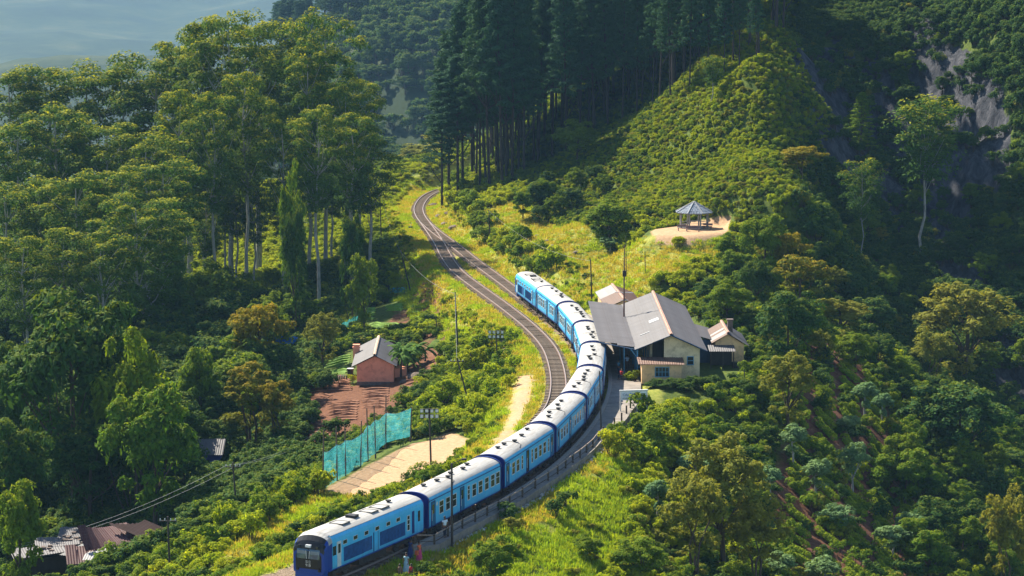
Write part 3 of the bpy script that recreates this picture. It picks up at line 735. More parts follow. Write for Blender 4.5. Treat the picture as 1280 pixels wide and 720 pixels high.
        sp('side_grille', 3.1, 6.6, 1.32, 2.42, M_grille); sp('side_grille', 6.64, 8.0, 1.35, 2.42, simple('blue_grille_light', (.012, .12, .36), .6, .3, 3) if front and s_ > 0 else M_grille)
        dd = sp('engine_door', 8.35, 9.0, 1.1, 2.6, M_blue, .035); sp('door_seam', 8.25, 8.32, 1.1, 2.6, M_navy, .03, dd); sp('door_seam', 9.03, 9.1, 1.1, 2.6, M_navy, .03, dd)
        sp('side_grille', 9.4, 14.0, 1.32, 2.42, M_grille)
        for x in (3.3, 5.1, 7.0, 8.9, 10.9, 12.7): put_win(root, W_low, x, 2.82, s_)
        put_win(root, W_nar, 14.6, 2.2, s_); sp('end_door', 15.3, 15.7, 1.2, 3.0, M_navy, .03)
        d = sp('luggage_door', 16.2, 16.9, 1.1, 3.0, M_blue, .03); sp('door_pane', 16.35, 16.75, 2.0, 2.85, M_glass, .045, d)
        # louvre slats over the grilles
        for g0, g1 in ((3.1, 6.6), (9.4, 14.0)):
            sl = MB()
            x = g0 + .1
            while x < g1: sl.box(x, x + .04, min(s_ * HW, s_ * (HW + .04)), max(s_ * HW, s_ * (HW + .04)), 1.34, 2.40); x += .2
            tag(sl.build('louvre_slats', M_grille, root), kind='stuff')
    MB().box(6.9, 7.7, -.45, .35, ZR - .1, ZR + .22).build('exhaust_box', M_dark, root)
    for x0, x1 in ((4.3, 5.6), (9.4, 10.6), (11.2, 12.6)):
        h = MB(); y0, y1 = -.75, .45
        for a, b, c_, d in ((x0, x1, y0, y0 + .06), (x0, x1, y1 - .06, y1), (x0, x0 + .06, y0, y1), (x1 - .06, x1, y0, y1)): h.box(a, b, c_, d, ZR - .08, ZR + .07)
        h.box(x0, x1, y0, y1, ZR - .1, ZR + .045, 1); h.build('roof_hatch', [M_dark, M_roof], root)
    mobj('roof_vent', ME_vent, root, (13.9, 0, ZR + .02))
    put_bogie(root, 3.4); put_bogie(root, LP - 2.0)
    MB().box(6.2, 11.0, -1.2, 1.2, .35, 1.0).build('fuel_tank', M_under, root)
    sk = MB(); sk.box(.6, LP + .9, -HW - .006, -HW + .03, .98, 1.06); sk.box(.6, LP + .9, HW - .03, HW + .006, .98, 1.06); sk.build('sill_band', M_deep, root)

dd_ = np.concatenate([[0], np.cumsum(np.hypot(*np.diff(TA, axis=0).T))])
def at_s(s):
    return Vector((float(np.interp(s, dd_, TA[:, 0])), float(np.interp(s, dd_, TA[:, 1])), 0))
bnd_px = [(384, 731), (506, 679.5), (603, 629), (673, 582.5), (715, 539), (738, 502), (742, 470), (731, 441), (711, 415), (683, 393), (655, 372.5)]
s_nose = dd_[iA0]; bS = []
for a, b in bnd_px:
    p = P(a, b); i = int(np.argmin(np.hypot(TA[:, 0] - p.x, TA[:, 1] - p.y))); bS.append(dd_[i])
bS = np.array(bS); Lm = (bS[-1] - bS[0]) / 10; print('TRAIN gaps', np.diff(bS).round(1), Lm)
uni = bS[0] + Lm * np.arange(11); bS = .65 * uni + .35 * bS
labs = ['second carriage of the blue train, right behind the leading power car', 'third blue carriage, level with the flat sand pitch', 'fourth blue carriage counting from the leading power car',
        'fifth blue carriage, the one beside the white station nameboard', 'sixth blue carriage, partly hidden by the station canopy', 'seventh blue carriage, whose roof the canopy edge touches',
        'eighth carriage, with pale sunlit side, at the far end of the canopy', 'pale blue carriage just ahead of the rear power car']
for q in range(10):
    a = at_s(bS[q] + .1); b = at_s(bS[q + 1] - .1); d = (b - a); L_ = d.length; ang = math.atan2(d.y, d.x)
    root = empty('passenger_carriage' if 0 < q < 9 else 'power_car', a, ang)
    if q == 0:
        root.scale = (L_ / (LP + 1.0), 1, 1); make_power(root, True); tag(root, 'leading blue power car with black front mask and white roof', 'locomotive')
    elif q == 9:
        root.location = b; root.rotation_euler = (0, 0, ang + PI); root.scale = (L_ / (LP + 1.0), 1, 1); make_power(root, False)
        tag(root, 'rear power car at the far tail of the train, side grille in shadow blue', 'locomotive')
    else:
        root.scale = ((L_ - .62) / LC, 1, 1); root.location = a + d.normalized() * .52
        make_coach(root, q); tag(root, labs[q - 1], 'railway carriage', 'blue passenger carriages of the train')
# ------------------------------------------------------------------ buildings
def roofmat(name, col, wear, amt=.4, sc_=.8):
    k = NM(name); v = k.coord('Object')
    n1 = k.noise(v, sc_, 6, .7); c = k.ramp(n1, [(.3, tuple(a * .7 for a in col)), (.7, tuple(min(1, a * 1.25) for a in col))])
    rd = k.n('ShaderNodeObjectInfo').outputs['Random']
    c = k.mix(k.math('MULTIPLY', rd, .35), c, tuple(a * .6 for a in col))
    st_ = k.noise(k.mapping(v, (.25, 3, 1)), 1.6, 6, .75); c = k.mix(k.ramp(st_, [(.5, 0.), (.75, amt)]), c, wear)
    return k.bsdf(c, .7, .0, .25, k.bump(k.noise(v, 8, 3), .15, .02))
M_zinc = roofmat('grey_roof_sheet', (.15, .14, .145), (.085, .06, .045), .75)
M_rust = roofmat('rusty_roof_sheet', (.16, .085, .06), (.30, .25, .2), .5)
M_maroon = roofmat('maroon_roof_sheet', (.12, .045, .045), (.22, .16, .13), .4)
M_pale = roofmat('pale_roof_sheet', (.34, .33, .32), (.25, .2, .17), .4)
M_tileR = roofmat('ridge_tile_clay', (.42, .20, .13), (.62, .55, .5), .9, 3)
M_cream = simple('cream_plaster', (.74, .60, .36), .9, .12, .7, dirt=(.24, .19, .12), dirt_amt=.55)
M_ochre = simple('ochre_plaster', (.76, .50, .25), .9, .12, .7, dirt=(.22, .15, .09), dirt_amt=.5)
M_pink = simple('salmon_plaster', (.86, .36, .22), .9, .12, .7, dirt=(.45, .16, .10), dirt_amt=.5)
M_bluewin = simple('blue_window_paint', (.10, .28, .42), .6, .15, 3)
M_bluewall = simple('blue_board_wall', (.03, .07, .14), .8, .3, 1.5)
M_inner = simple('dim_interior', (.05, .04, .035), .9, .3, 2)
M_soot = simple('sooty_brick', (.16, .12, .10), .9, .4, 4)

def sheet_mesh(wd, ln, mat, name='roof_sheet', waves=4, th=.012, amp=.022):
    """corrugated sheet: x across (0..wd), y along the slope (0..ln)"""
    n = waves * 2 + 1; vs = []
    for zo in (0, -th):
        for y in (0, ln):
            for i in range(n): vs.append((wd * i / (n - 1), y, amp * (1 if i % 2 else -1) + zo))
    fs = []
    for i in range(n - 1):
        fs.append((i, i + 1, n + i + 1, n + i)); fs.append((2 * n + i, 3 * n + i, 3 * n + i + 1, 2 * n + i + 1))
        fs.append((i, 2 * n + i, 2 * n + i + 1, i + 1)); fs.append((n + i, n + i + 1, 3 * n + i + 1, 3 * n + i))
    return MB().add(vs, fs).mesh(name, mat)
def slope_sheets(parent, A, B, C_, D_, mat, wd=1.1, rows=2, lift=.05, jitter=.012, mats2=None, p2=.0):
    """cover the quad A(eave start) B(eave end) C(ridge end) D(ridge start) with sheets; world coordinates"""
    A, B, C_, D_ = map(Vector, (A, B, C_, D_)); n = max(1, round((B - A).length / wd)); cache = {}
    for i in range(n):
        for r in range(rows):
            e0 = A.lerp(B, i / n); e1 = A.lerp(B, (i + 1) / n); t0 = D_.lerp(C_, i / n); t1 = D_.lerp(C_, (i + 1) / n)
            p = e0.lerp(t0, r / rows); p1 = e1.lerp(t1, r / rows); q = e0.lerp(t0, (r + 1) / rows)
            X = (p1 - p); Y = (q - p); Z = X.cross(Y).normalized()
            if Z.z < 0: Z = -Z
            key = (round(X.length, 1), round(Y.length, 1), r, mat.name)
            if key not in cache: cache[key] = sheet_mesh(X.length * 1.04, Y.length * 1.05, mat)
            me = cache[key]
            if mats2 and rnd.random() < p2:
                k2 = key[:3] + (mats2.name,)
                if k2 not in cache: cache[k2] = sheet_mesh(X.length * 1.04, Y.length * 1.05, mats2)
                me = cache[k2]
            Xn = X.normalized(); Yn = Z.cross(Xn); M_ = Matrix((Xn, Yn, Z)).transposed().to_4x4()
            if (Yn.dot(Y)) < 0: Yn = -Yn; M_ = Matrix((Xn, Yn, Z)).transposed().to_4x4()
            M_.translation = p + Z * (lift + .014 * r + .006 * (i % 2) + rnd.uniform(0, jitter)) - Y.normalized() * .04 - (parent.matrix_world.translation if 0 else Vector(parent.location))
            o = mobj('roof_sheet', me, parent); o.matrix_local = M_
def ridge_tiles(parent, a, b, mat, ln=.55, r=.17):
    a, b = Vector(a), Vector(b); n = max(1, round((b - a).length / ln)); d = (b - a) / n
    vs = []; fs = []
    for x in (0, d.length * 1.02):
        for rr_ in (r, r - .02):
            for q in range(6): an = PI * q / 5; vs.append((x, rr_ * math.cos(an) * 1.2, rr_ * math.sin(an) - .03))
    for q in range(5): fs += [(q, q + 1, 12 + q + 1, 12 + q), (6 + q, 18 + q, 18 + q + 1, 6 + q + 1), (q, 6 + q, 7 + q, q + 1), (12 + q, 13 + q, 19 + q, 18 + q)]
    me = MB().add(vs, fs).mesh('ridge_tile', mat); ang = math.atan2(d.y, d.x); ti = math.atan2(d.z, math.hypot(d.x, d.y))
    for i in range(n):
        mobj('ridge_tile', me, parent, a + d * i + Vector((0, 0, .07 + .012 * (i % 2))) - Vector(parent.location), (0, -ti, ang + rnd.uniform(-.03, .03)))
class BW:
    """world-space building helper"""
    def __init__(s, name, label, cat, loc): s.r = empty(name, loc); tag(s.r, label, cat)
    def add(s, mb, name, mat, parent=None): 
        me = mb.mesh(name, mat)
        me.transform(Matrix.Translation(-s.r.location)); return mobj(name, me, parent or s.r)
    def box(s, name, x0, x1, y0, y1, z0, z1, mat, parent=None): return s.add(MB().box(x0, x1, y0, y1, z0, z1), name, mat, parent)
def gable_poly(x0, x1, xr, z0, ze0, zr, ze1): return [(x0, z0), (x1, z0), (x1, ze1), (xr, zr), (x0, ze0)]
def window_w(b, x, y, z, wd, ht, mat=M_bluewin, nx=2, nz=2, face='front'):
    f = MB(); t = .07
    f.box(x - wd / 2 - t, x + wd / 2 + t, y - .07, y + .05, z + ht / 2, z + ht / 2 + t); f.box(x - wd / 2 - t - .04, x + wd / 2 + t + .04, y - .12, y + .05, z - ht / 2 - t, z - ht / 2)
    f.box(x - wd / 2 - t, x - wd / 2, y - .069, y + .05, z - ht / 2, z + ht / 2); f.box(x + wd / 2, x + wd / 2 + t, y - .069, y + .05, z - ht / 2, z + ht / 2)
    for i in range(1, nx): xx = x - wd / 2 + wd * i / nx; f.box(xx - .03, xx + .03, y - .06, y + .05, z - ht / 2, z + ht / 2)
    for i in range(1, nz): zz = z - ht / 2 + ht * i / nz; f.box(x - wd / 2, x + wd / 2, y - .055, y + .05, zz - .025, zz + .025)
    w_ = b.add(f, 'window', mat); b.add(MB().box(x - wd / 2, x + wd / 2, y - .02, y + .0, z - ht / 2, z + ht / 2), 'pane', M_glass, w_); return w_

# ---- the station
S = BW('station_building', 'cream station building with long grey sheet roof and platform canopy', 'station', (17.5, 300, .35))
y0, y1 = 283.0, 319.0; xl, xr_, xR = 13.9, 17.75, 21.0; zr = 5.3; ze = 3.75
S.add(MB().prism(gable_poly(17.0, xR, xr_, .3, 4.93, zr - .12, 3.85), y0, y0 + .25), 'gable_wall', M_cream)
S.box('side_wall', xR - .25, xR, y0 + .25, y1, .3, 3.8, M_cream)
S.box('platform_wall', 15.6, 15.85, y0 + 3, y1, .3, 4.3, M_cream)
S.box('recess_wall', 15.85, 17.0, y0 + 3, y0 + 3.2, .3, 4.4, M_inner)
S.add(MB().prism(gable_poly(15.6, xR, xr_, .3, 4.3, zr - .12, 3.85), y1, y1 + .22), 'rear_gable_wall', M_cream)
for q in range(6):
    yy = y0 + 6 + q * 5; S.box('door', 15.52, 15.6, yy, yy + 1.1, .35, 2.5, M_bluewin)
for q in range(8):
    yy = y0 + .3 + q * 5.0; S.box('veranda_post', 13.95, 14.12, yy, yy + .17, .3, 3.7, M_bluewin)
S.add(MB().tube([(14.03, y0 + .4, 2.6), (13.2, y0 + .4, 3.7)], .06).tube([(14.03, y0 + 5.4, 2.6), (13.0, y0 + 5.4, 3.7)], .06), 'canopy_brace', M_bluewin)
for q in (1.2, 12, 24): S.add(MB().tube([(12.6, y0 + q, .35), (12.6, y0 + q, 3.7)], .06), 'canopy_post', M_bluewin)
# barge boards
S.add(MB().tube([(xr_, y0 - .75, zr + .02), (21.75, y0 - .75, 3.52)], .08, 4).tube([(xr_, y0 - .75, zr + .02), (13.8, y0 - .75, 3.66)], .06, 4), 'barge_board', M_bluewall)
S.add(MB().tube([(14.0, y0 + .1, 2.7), (17.0, y0 + .1, 2.3)], .05, 4).tube([(14.0, y0 + .1, 1.6), (17.0, y0 + .1, 1.6)], .05, 4), 'recess_rail', M_bluewin)
slope_sheets(S.r, (13.75, y0 - .8, 3.7), (13.75, y1 + .5, 3.7), (xr_, y1 + .5, zr), (xr_, y0 - .8, zr), M_zinc, 1.3, 2)
M_pl = simple('pale_patch', (.36, .36, .36), .6, .1, 3)
for x_, y_, w_ in ((16.6, 296, 1.3), (15.2, 290, .2)): 
    zz = 3.7 + (x_ - 13.75) / 4 * 1.6
    S.add(MB().add([(x_ - .55, y_, zz - .1), (x_ + .55, y_, zz + .34), (x_ + .55, y_ + w_ * 1.5, zz + .34), (x_ - .55, y_ + w_ * 1.5, zz - .1), (x_ - .55, y_, zz - .16), (x_ + .55, y_, zz + .28), (x_ + .55, y_ + w_ * 1.5, zz + .28), (x_ - .55, y_ + w_ * 1.5, zz - .16)], [(0, 1, 2, 3), (7, 6, 5, 4), (0, 4, 5, 1), (1, 5, 6, 2), (2, 6, 7, 3), (3, 7, 4, 0)]), 'patch_sheet', M_pl)
slope_sheets(S.r, (21.75, y0 - .8, 3.55), (21.75, y1 + .5, 3.55), (xr_, y1 + .5, zr), (xr_, y0 - .8, zr), M_zinc, 1.3, 2)
ridge_tiles(S.r, (xr_, y0 - .85, zr + .05), (xr_, y1 + .4, zr + .05), M_tileR)
slope_sheets(S.r, (9.85, 285.2, 4.15), (9.6, 319.5, 4.15), (13.85, 318, 3.72), (13.85, 282.4, 3.72), M_zinc, 1.35, 2)
S.add(MB().tube([(9.9, 285.3, 4.08), (9.65, 319.4, 4.08)], .07, 6).tube([(9.9, 285.3, 4.06), (13.85, 282.5, 3.65)], .06, 6), 'canopy_fascia', M_bluewall)
S.add(MB().box(9.9, 13.8, 287, 287.1, 3.66, 3.72).box(9.9, 13.8, 295, 295.1, 3.66, 3.72).box(9.9, 13.8, 303, 303.1, 3.66, 3.72), 'canopy_beam', M_wood)
# extension on the right
slope_sheets(S.r, (23.3, 294, 3.0), (23.5, 304, 3.0), (21.3, 304, 3.6), (21.3, 294, 3.6), M_zinc, 1.1, 1)
S.box('lean_to_wall', 22.9, 23.1, 294.3, 303.7, .3, 2.95, M_bluewall); S.box('lean_to_end', 21.02, 22.88, 294.3, 294.5, .3, 3.0, M_bluewall)
window_w(S, 19.95, y0, 2.35, .62, .85, M_bluewin, 1, 2)
# front annex
S.add(MB().prism([(14.35, .25), (18.75, .25), (18.75, 2.36), (14.35, 2.42)], 279.6, 282.7), 'annex_wall', M_ochre)
slope_sheets(S.r, (13.95, 279.2, 2.5), (19.05, 279.2, 2.45), (19.05, 283.0, 2.66), (13.95, 283.0, 2.7), M_rust, 1.0, 1)
window_w(S, 16.6, 279.6, 1.62, 1.45, .98, M_bluewin, 4, 2)
# mast behind the canopy
g = Vector((13.6, 308, .35))
mt = empty('radio_mast', g); tag(mt, 'tall thin rusty mast rising through the station roof with cross arms', 'mast')
addw(MB().tube([g, g + Vector((0, 0, 12.2))], [.13, .06], 8), 'pole', simple('rusty_mast', (.14, .07, .055), .7, .4, 3), mt)
addw(MB().tube([g + Vector((-1.1, 0, 6.5)), g + Vector((1.1, 0, 6.4))], .045, 6).tube([g + Vector((-.5, 0, 5.5)), g + Vector((.5, 0, 5.5))], .04, 6), 'cross_arm', M_white, mt)
addw(MB().box(g.x - .2, g.x + .2, g.y - .2, g.y + .2, g.z + 8.4, g.z + 9.1), 'junction_box', M_dark, mt)

# ---- store behind the station
B2 = BW('store_shed', 'small shed behind the station canopy with brown roof and one pale sheet', 'shed', (14.4, 330, .35))
B2.add(MB().prism(gable_poly(12.3, 16.6, 14.3, .3, 2.95, 3.85, 2.95), 322.5, 322.7), 'gable_wall', M_cream)
B2.add(MB().prism(gable_poly(11.4, 15.7, 13.3, .3, 2.95, 3.85, 2.95), 336.5, 336.7), 'gable_wall', M_cream)
B2.add(MB().add([(12.3, 322.6, .3), (11.4, 336.6, .3), (11.6, 336.6, .3), (12.5, 322.6, .3), (12.3, 322.6, 2.95), (11.4, 336.6, 2.95), (11.6, 336.6, 2.95), (12.5, 322.6, 2.95)], [(0, 1, 2, 3), (4, 7, 6, 5), (0, 4, 5, 1), (2, 6, 7, 3), (1, 5, 6, 2), (0, 3, 7, 4)]), 'side_wall', M_ochre)
slope_sheets(B2.r, (12.0, 322, 3.0), (11.5, 330, 3.0), (13.75, 330, 4.0), (14.3, 322, 4.0), M_rust, 1.1, 2)
slope_sheets(B2.r, (11.5, 330, 3.02), (11.1, 337.2, 3.02), (13.3, 337.2, 4.02), (13.75, 330, 4.02), M_pale, 1.1, 2)
slope_sheets(B2.r, (16.9, 322, 3.0), (16.0, 337.2, 3.0), (13.3, 337.2, 4.0), (14.3, 322, 4.0), M_rust, 1.1, 2)
ridge_tiles(B2.r, (14.3, 322, 4.05), (13.3, 337.2, 4.05), M_tileR)

# ---- kitchen house on the right
B3 = BW('kitchen_house', 'small ochre house right of the station with chimney and lean-to porch', 'house', (25.2, 296, .2))
y0, y1 = 292.6, 301.5
B3.add(MB().prism(gable_poly(23.5, 26.8, 24.95, .0, 3.0, 3.9, 2.75), y0, y0 + .22), 'gable_wall', M_ochre)
B3.add(MB().prism(gable_poly(23.5, 26.8, 24.95, .0, 3.0, 3.9, 2.75), y1 - .22, y1), 'gable_wall', M_ochre)
B3.box('side_wall', 26.6, 26.8, y0 + .22, y1 - .22, 0, 2.72, M_ochre); B3.box('side_wall', 23.5, 23.7, y0 + .22, y1 - .22, 0, 2.95, M_ochre)
slope_sheets(B3.r, (23.1, y0 - .5, 2.95), (23.1, y1 + .4, 2.95), (24.95, y1 + .4, 4.02), (24.95, y0 - .5, 4.02), M_rust, 1.1, 1, mats2=M_pale, p2=.25)
slope_sheets(B3.r, (27.3, y0 - .5, 2.6), (27.3, y1 + .4, 2.6), (24.95, y1 + .4, 4.02), (24.95, y0 - .5, 4.02), M_zinc, 1.1, 1)
ridge_tiles(B3.r, (24.95, y0 - .5, 4.08), (24.95, y1 + .4, 4.08), M_tileR)
ch = B3.add(MB().box(25.2, 25.8, 296.2, 296.8, 3.2, 5.0).box(25.12, 25.88, 296.12, 296.88, 5.0, 5.16), 'chimney', M_soot)
slope_sheets(B3.r, (22.6, 289.8, 2.3), (25.6, 289.8, 2.3), (25.6, 292.5, 2.6), (22.6, 292.5, 2.6), M_zinc, 1.0, 1)
for x in (22.8, 24.2, 25.4): B3.box('porch_post', x - .06, x + .06, 289.95, 290.07, 0, 2.26, M_wood)
B3.box('porch_wall', 22.9, 25.4, 292.35, 292.5, 0, 2.4, M_inner)
wt = empty('water_barrel', (25.6, 290.6, .1)); tag(wt, 'dark barrel and bowls clutter beside the ochre kitchen house porch', 'barrel')
addw(MB().tube([(25.6, 290.6, .1), (25.6, 290.6, 1.0)], [.34, .36], 12), 'drum', M_dark, wt); addw(MB().tube([(26.3, 290.4, .1), (26.3, 290.4, .55)], [.25, .42], 12), 'basin', M_zinc, wt)

# ---- pink house below the line
B4 = BW('pink_house', 'salmon pink house with grey sheet roof below the railway embankment', 'house', (-18.5, 334, -6.2))
pA, pB = P(468, 444.6, -2.75), P(475, 414, -2.75); eL, eR = P(437, 458, -4.0), P(493, 455, -4.0)
y0, y1 = pA.y, pA.y + 14.0; xc = pA.x; xl, xr2 = eL.x + .35, P(492.4, 455, -4.0).x
B4.add(MB().prism(gable_poly(xl + .5, xr2, xc, -6.4, -4.0, -2.9, -3.9), y0 + .3, y0 + .52), 'gable_wall', M_pink)
B4.add(MB().prism(gable_poly(xl + .5, xr2, xc, -6.4, -4.0, -2.9, -3.9), y1 - .3, y1 - .08), 'gable_wall', M_pink)
B4.box('side_wall', xl + .5, xl + .7, y0 + .52, y1 - .3, -6.4, -4.0, M_pink); B4.box('side_wall', xr2 - .2, xr2, y0 + .52, y1 - .3, -6.4, -3.95, M_pink)
dv = (pB - pA); dxx = dv.x / dv.y * (y1 - y0)
slope_sheets(B4.r, (xl - .1, y0 - .1, -4.15), (xl - .1 + dxx, y1 + 2, -4.15), (xc + dxx, y1 + 2, -2.75), (xc, y0 - .1, -2.75), M_zinc, 1.0, 2)
slope_sheets(B4.r, (xr2 + .35, y0 - .1, -4.1), (xr2 + .35 + dxx, y1 + 2, -4.1), (xc + dxx, y1 + 2, -2.75), (xc, y0 - .1, -2.75), M_zinc, 1.0, 2)
ridge_tiles(B4.r, (xc, y0 - .1, -2.7), (xc + dxx, y1 + 2, -2.7), simple('pale_ridge_tile', (.50, .36, .26), .85, .3, 4))
c4 = P(445.5, 437, -3.6)
B4.add(MB().box(c4.x - .42, c4.x + .42, c4.y - .35, c4.y + .35, -5.6, -3.35).box(c4.x - .5, c4.x + .5, c4.y - .43, c4.y + .43, -3.35, -3.22).box(c4.x - .38, c4.x + .38, c4.y - .31, c4.y + .31, -3.22, -3.0).box(c4.x - .46, c4.x + .46, c4.y - .39, c4.y + .39, -3.0, -2.9), 'chimney', M_pink)
B4.box('plinth', xl + .45, xr2 + .05, y0 + .2, y0 + .3, -6.6, -6.15, M_soot)
B4.box('outhouse', xr2 + .02, xr2 + 1.5, y0 + 3, y0 + 6, -6.3, -4.9, M_pink)
# clutter beside it
for (px, py, w_, h_, nm, lb, m_) in ((427, 474, .9, .5, 'firewood_stack', 'dark firewood stack against the pink house left corner', M_wood), (438, 468, .45, .75, 'water_tub', 'black tub beside the pink house below its chimney', M_dark)):
    p = P(px, py, -6.3); r_ = empty(nm, p, .2); tag(r_, lb, nm.split('_')[-1] if nm != 'firewood_stack' else 'firewood')
    if nm == 'firewood_stack':
        for q in range(18): MB().tube([(-w_ + .3 * (q % 6), -.4, .1 + .17 * (q // 6)), (-w_ + .3 * (q % 6) + rnd.uniform(-.05, .05), .4, .1 + .17 * (q // 6))], .09, 6).build('log', m_, r_)
    else: MB().tube([(0, 0, 0), (0, 0, h_)], [w_ * .8, w_], 12).build('tub_body', m_, r_); MB().tube([(0, 0, h_), (0, 0, h_ + .05)], w_ * 1.03, 12).build('rim', M_white, r_)

# ---- houses at the lower left
def shed(name, label, quads_, mat, base_drop=2.2, wall=M_soot):
    """roof slopes given as lists of four (px,py,z); walls dropped under the outline"""
    c = [P(*q_) for s_ in quads_ for q_ in s_[0]]; ctr = sum(c, Vector()) / len(c)
    b = BW(name, label, 'house', (ctr.x, ctr.y, min(p.z for p in c) - base_drop))
    for qd, mt_, rows in quads_:
        A, B, C_, D_ = [P(*q_) for q_ in qd]; slope_sheets(b.r, A, B, C_, D_, mt_, 1.0, rows)
    return b
zb = gz(P(150, 690, -8).x, P(150, 690, -8).y)
b5 = shed('maroon_roof_house', 'house with maroon rusty roof and pale lean-to at the lower left', [
    ([(84, 706, -8.2), (190, 700, -8.2), (178, 653, -6.4), (130, 672, -6.5)], M_maroon, 2),
    ([(103, 700.5, -7.8), (166, 700.5, -7.8), (174, 686, -7.4), (114, 686, -7.4)], M_pale, 1),
    ([(240, 674, -8.0), (200, 703, -8.2), (178, 653, -6.35), (180, 652, -6.33)], M_rust, 2)], M_maroon)
a_, b_, c_ = P(90, 706, -8.3), P(190, 702, -8.3), P(180, 660, -8.3)
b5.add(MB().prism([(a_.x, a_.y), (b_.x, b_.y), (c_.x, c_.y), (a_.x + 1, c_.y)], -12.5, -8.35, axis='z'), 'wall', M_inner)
b6 = shed('stone_weighted_roof_house', 'low house with weathered grey roof strewn with stones, far lower left', [
    ([(18, 700, -9.0), (84, 690, -8.6), (132, 662, -8.0), (98, 661, -8.0)], M_zinc, 3), ([(74, 694, -8.3), (96, 697, -8.3), (110, 681, -8.0), (90, 680, -8.0)], M_pale, 1)], M_pale)
a_, b_, c_, d_ = P(22, 700, -9.2), P(84, 694, -9.2), P(130, 664, -9.2), P(98, 664, -9.2)
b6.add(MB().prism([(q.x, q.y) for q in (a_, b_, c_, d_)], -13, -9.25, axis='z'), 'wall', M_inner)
stn = MB()
for _ in range(60):
    t = rnd.random(); u = rnd.random(); p = P(18 + t * 75, 698 - 8 * t, -8.8).lerp(P(98 + t * 34, 662, -8.0), u); s = rnd.uniform(.08, .22)
    stn.box(p.x - s, p.x + s, p.y - s, p.y + s * .7, p.z - .02, p.z + s * .9)
tag(b6.add(stn, 'weight_stones', M_soot), kind='stuff')
# blue house half hidden among trees
b7 = BW('blue_house', 'dark blue house with grey roof hidden among trees left of the sand pitch', 'house', P(255, 575, -8.5))
p = P(262, 578, -8.5); b7.box('wall', p.x - 5.5, p.x + 1.1, p.y, p.y + 5, -14, -7.6, simple('violet_blue_plaster', (.06, .07, .30), .9, .2, 1))
slope_sheets(b7.r, (p.x - 6, p.y - .5, -7.6), (p.x + 1.5, p.y - .5, -7.6), (p.x + 1.5, p.y + 2.6, -6.4), (p.x - 6, p.y + 2.6, -6.4), M_zinc, 1.0, 2)
slope_sheets(b7.r, (p.x - 6, p.y + 5.5, -7.6), (p.x + 1.5, p.y + 5.5, -7.6), (p.x + 1.5, p.y + 2.6, -6.4), (p.x - 6, p.y + 2.6, -6.4), M_zinc, 1.0, 2)
window_w(b7, p.x + .3, p.y, -8.9, .5, .9, M_bluewin, 1, 1)
b8 = BW('turquoise_shed', 'turquoise sheet roofed shed showing through the trees at left', 'shed', P(165, 570, -9))
p = P(165, 572, -9); slope_sheets(b8.r, (p.x - 2.5, p.y, -9.2), (p.x + 4, p.y, -9.2), (p.x + 5, p.y + 5, -7.6), (p.x - 1, p.y + 5, -7.6), simple('turquoise_sheet', (.05, .40, .36), .6, .3, 2), 1.0, 2)
b8.box('wall', p.x - 2, p.x + 4, p.y + .5, p.y + 5, -15, -9.0, M_inner)
b9 = BW('blue_tarp_shelter', 'shelter under bright blue tarpaulin behind the orange tipped tree', 'shelter', P(340, 430, -8))
for q, (px0, px1, py0, py1) in enumerate(((312, 336, 434, 422), (344, 372, 431, 421))):
    a_, b_ = P(px0, py0, -7.0), P(px1, py1, -5.9)
    vs = []; nx_, ny_ = 6, 4
    for i in range(nx_ + 1):
        for j in range(ny_ + 1): vs.append((a_.x + (b_.x - a_.x) * i / nx_, a_.y + (b_.y - a_.y) * j / ny_, a_.z + (b_.z - a_.z) * j / ny_ + .12 * math.sin(i * 2.1 + j)))
    n = ny_ + 1; fs = [(i * n + j, i * n + j + 1, (i + 1) * n + j + 1, (i + 1) * n + j) for i in range(nx_) for j in range(ny_)]
    m_ = MB().add(vs, fs, 0, None, True); m_.add([(x, y, z - .03) for x, y, z in vs], [f[::-1] for f in fs], 0, None, True)
    b9.add(m_, 'tarpaulin', simple('blue_tarpaulin', (.02, .18, .62), .5, .15, 2))
    b9.box('post', a_.x + .2, a_.x + .3, a_.y + .2, a_.y + .3, -13, -7.0, M_wood); b9.box('post', b_.x - .3, b_.x - .2, a_.y + .2, a_.y + .3, -13, -7.0, M_wood)
    b9.box('wall', a_.x + .3, b_.x - .4, a_.y + 1, a_.y + 1.15, -13, -6.9, M_white)

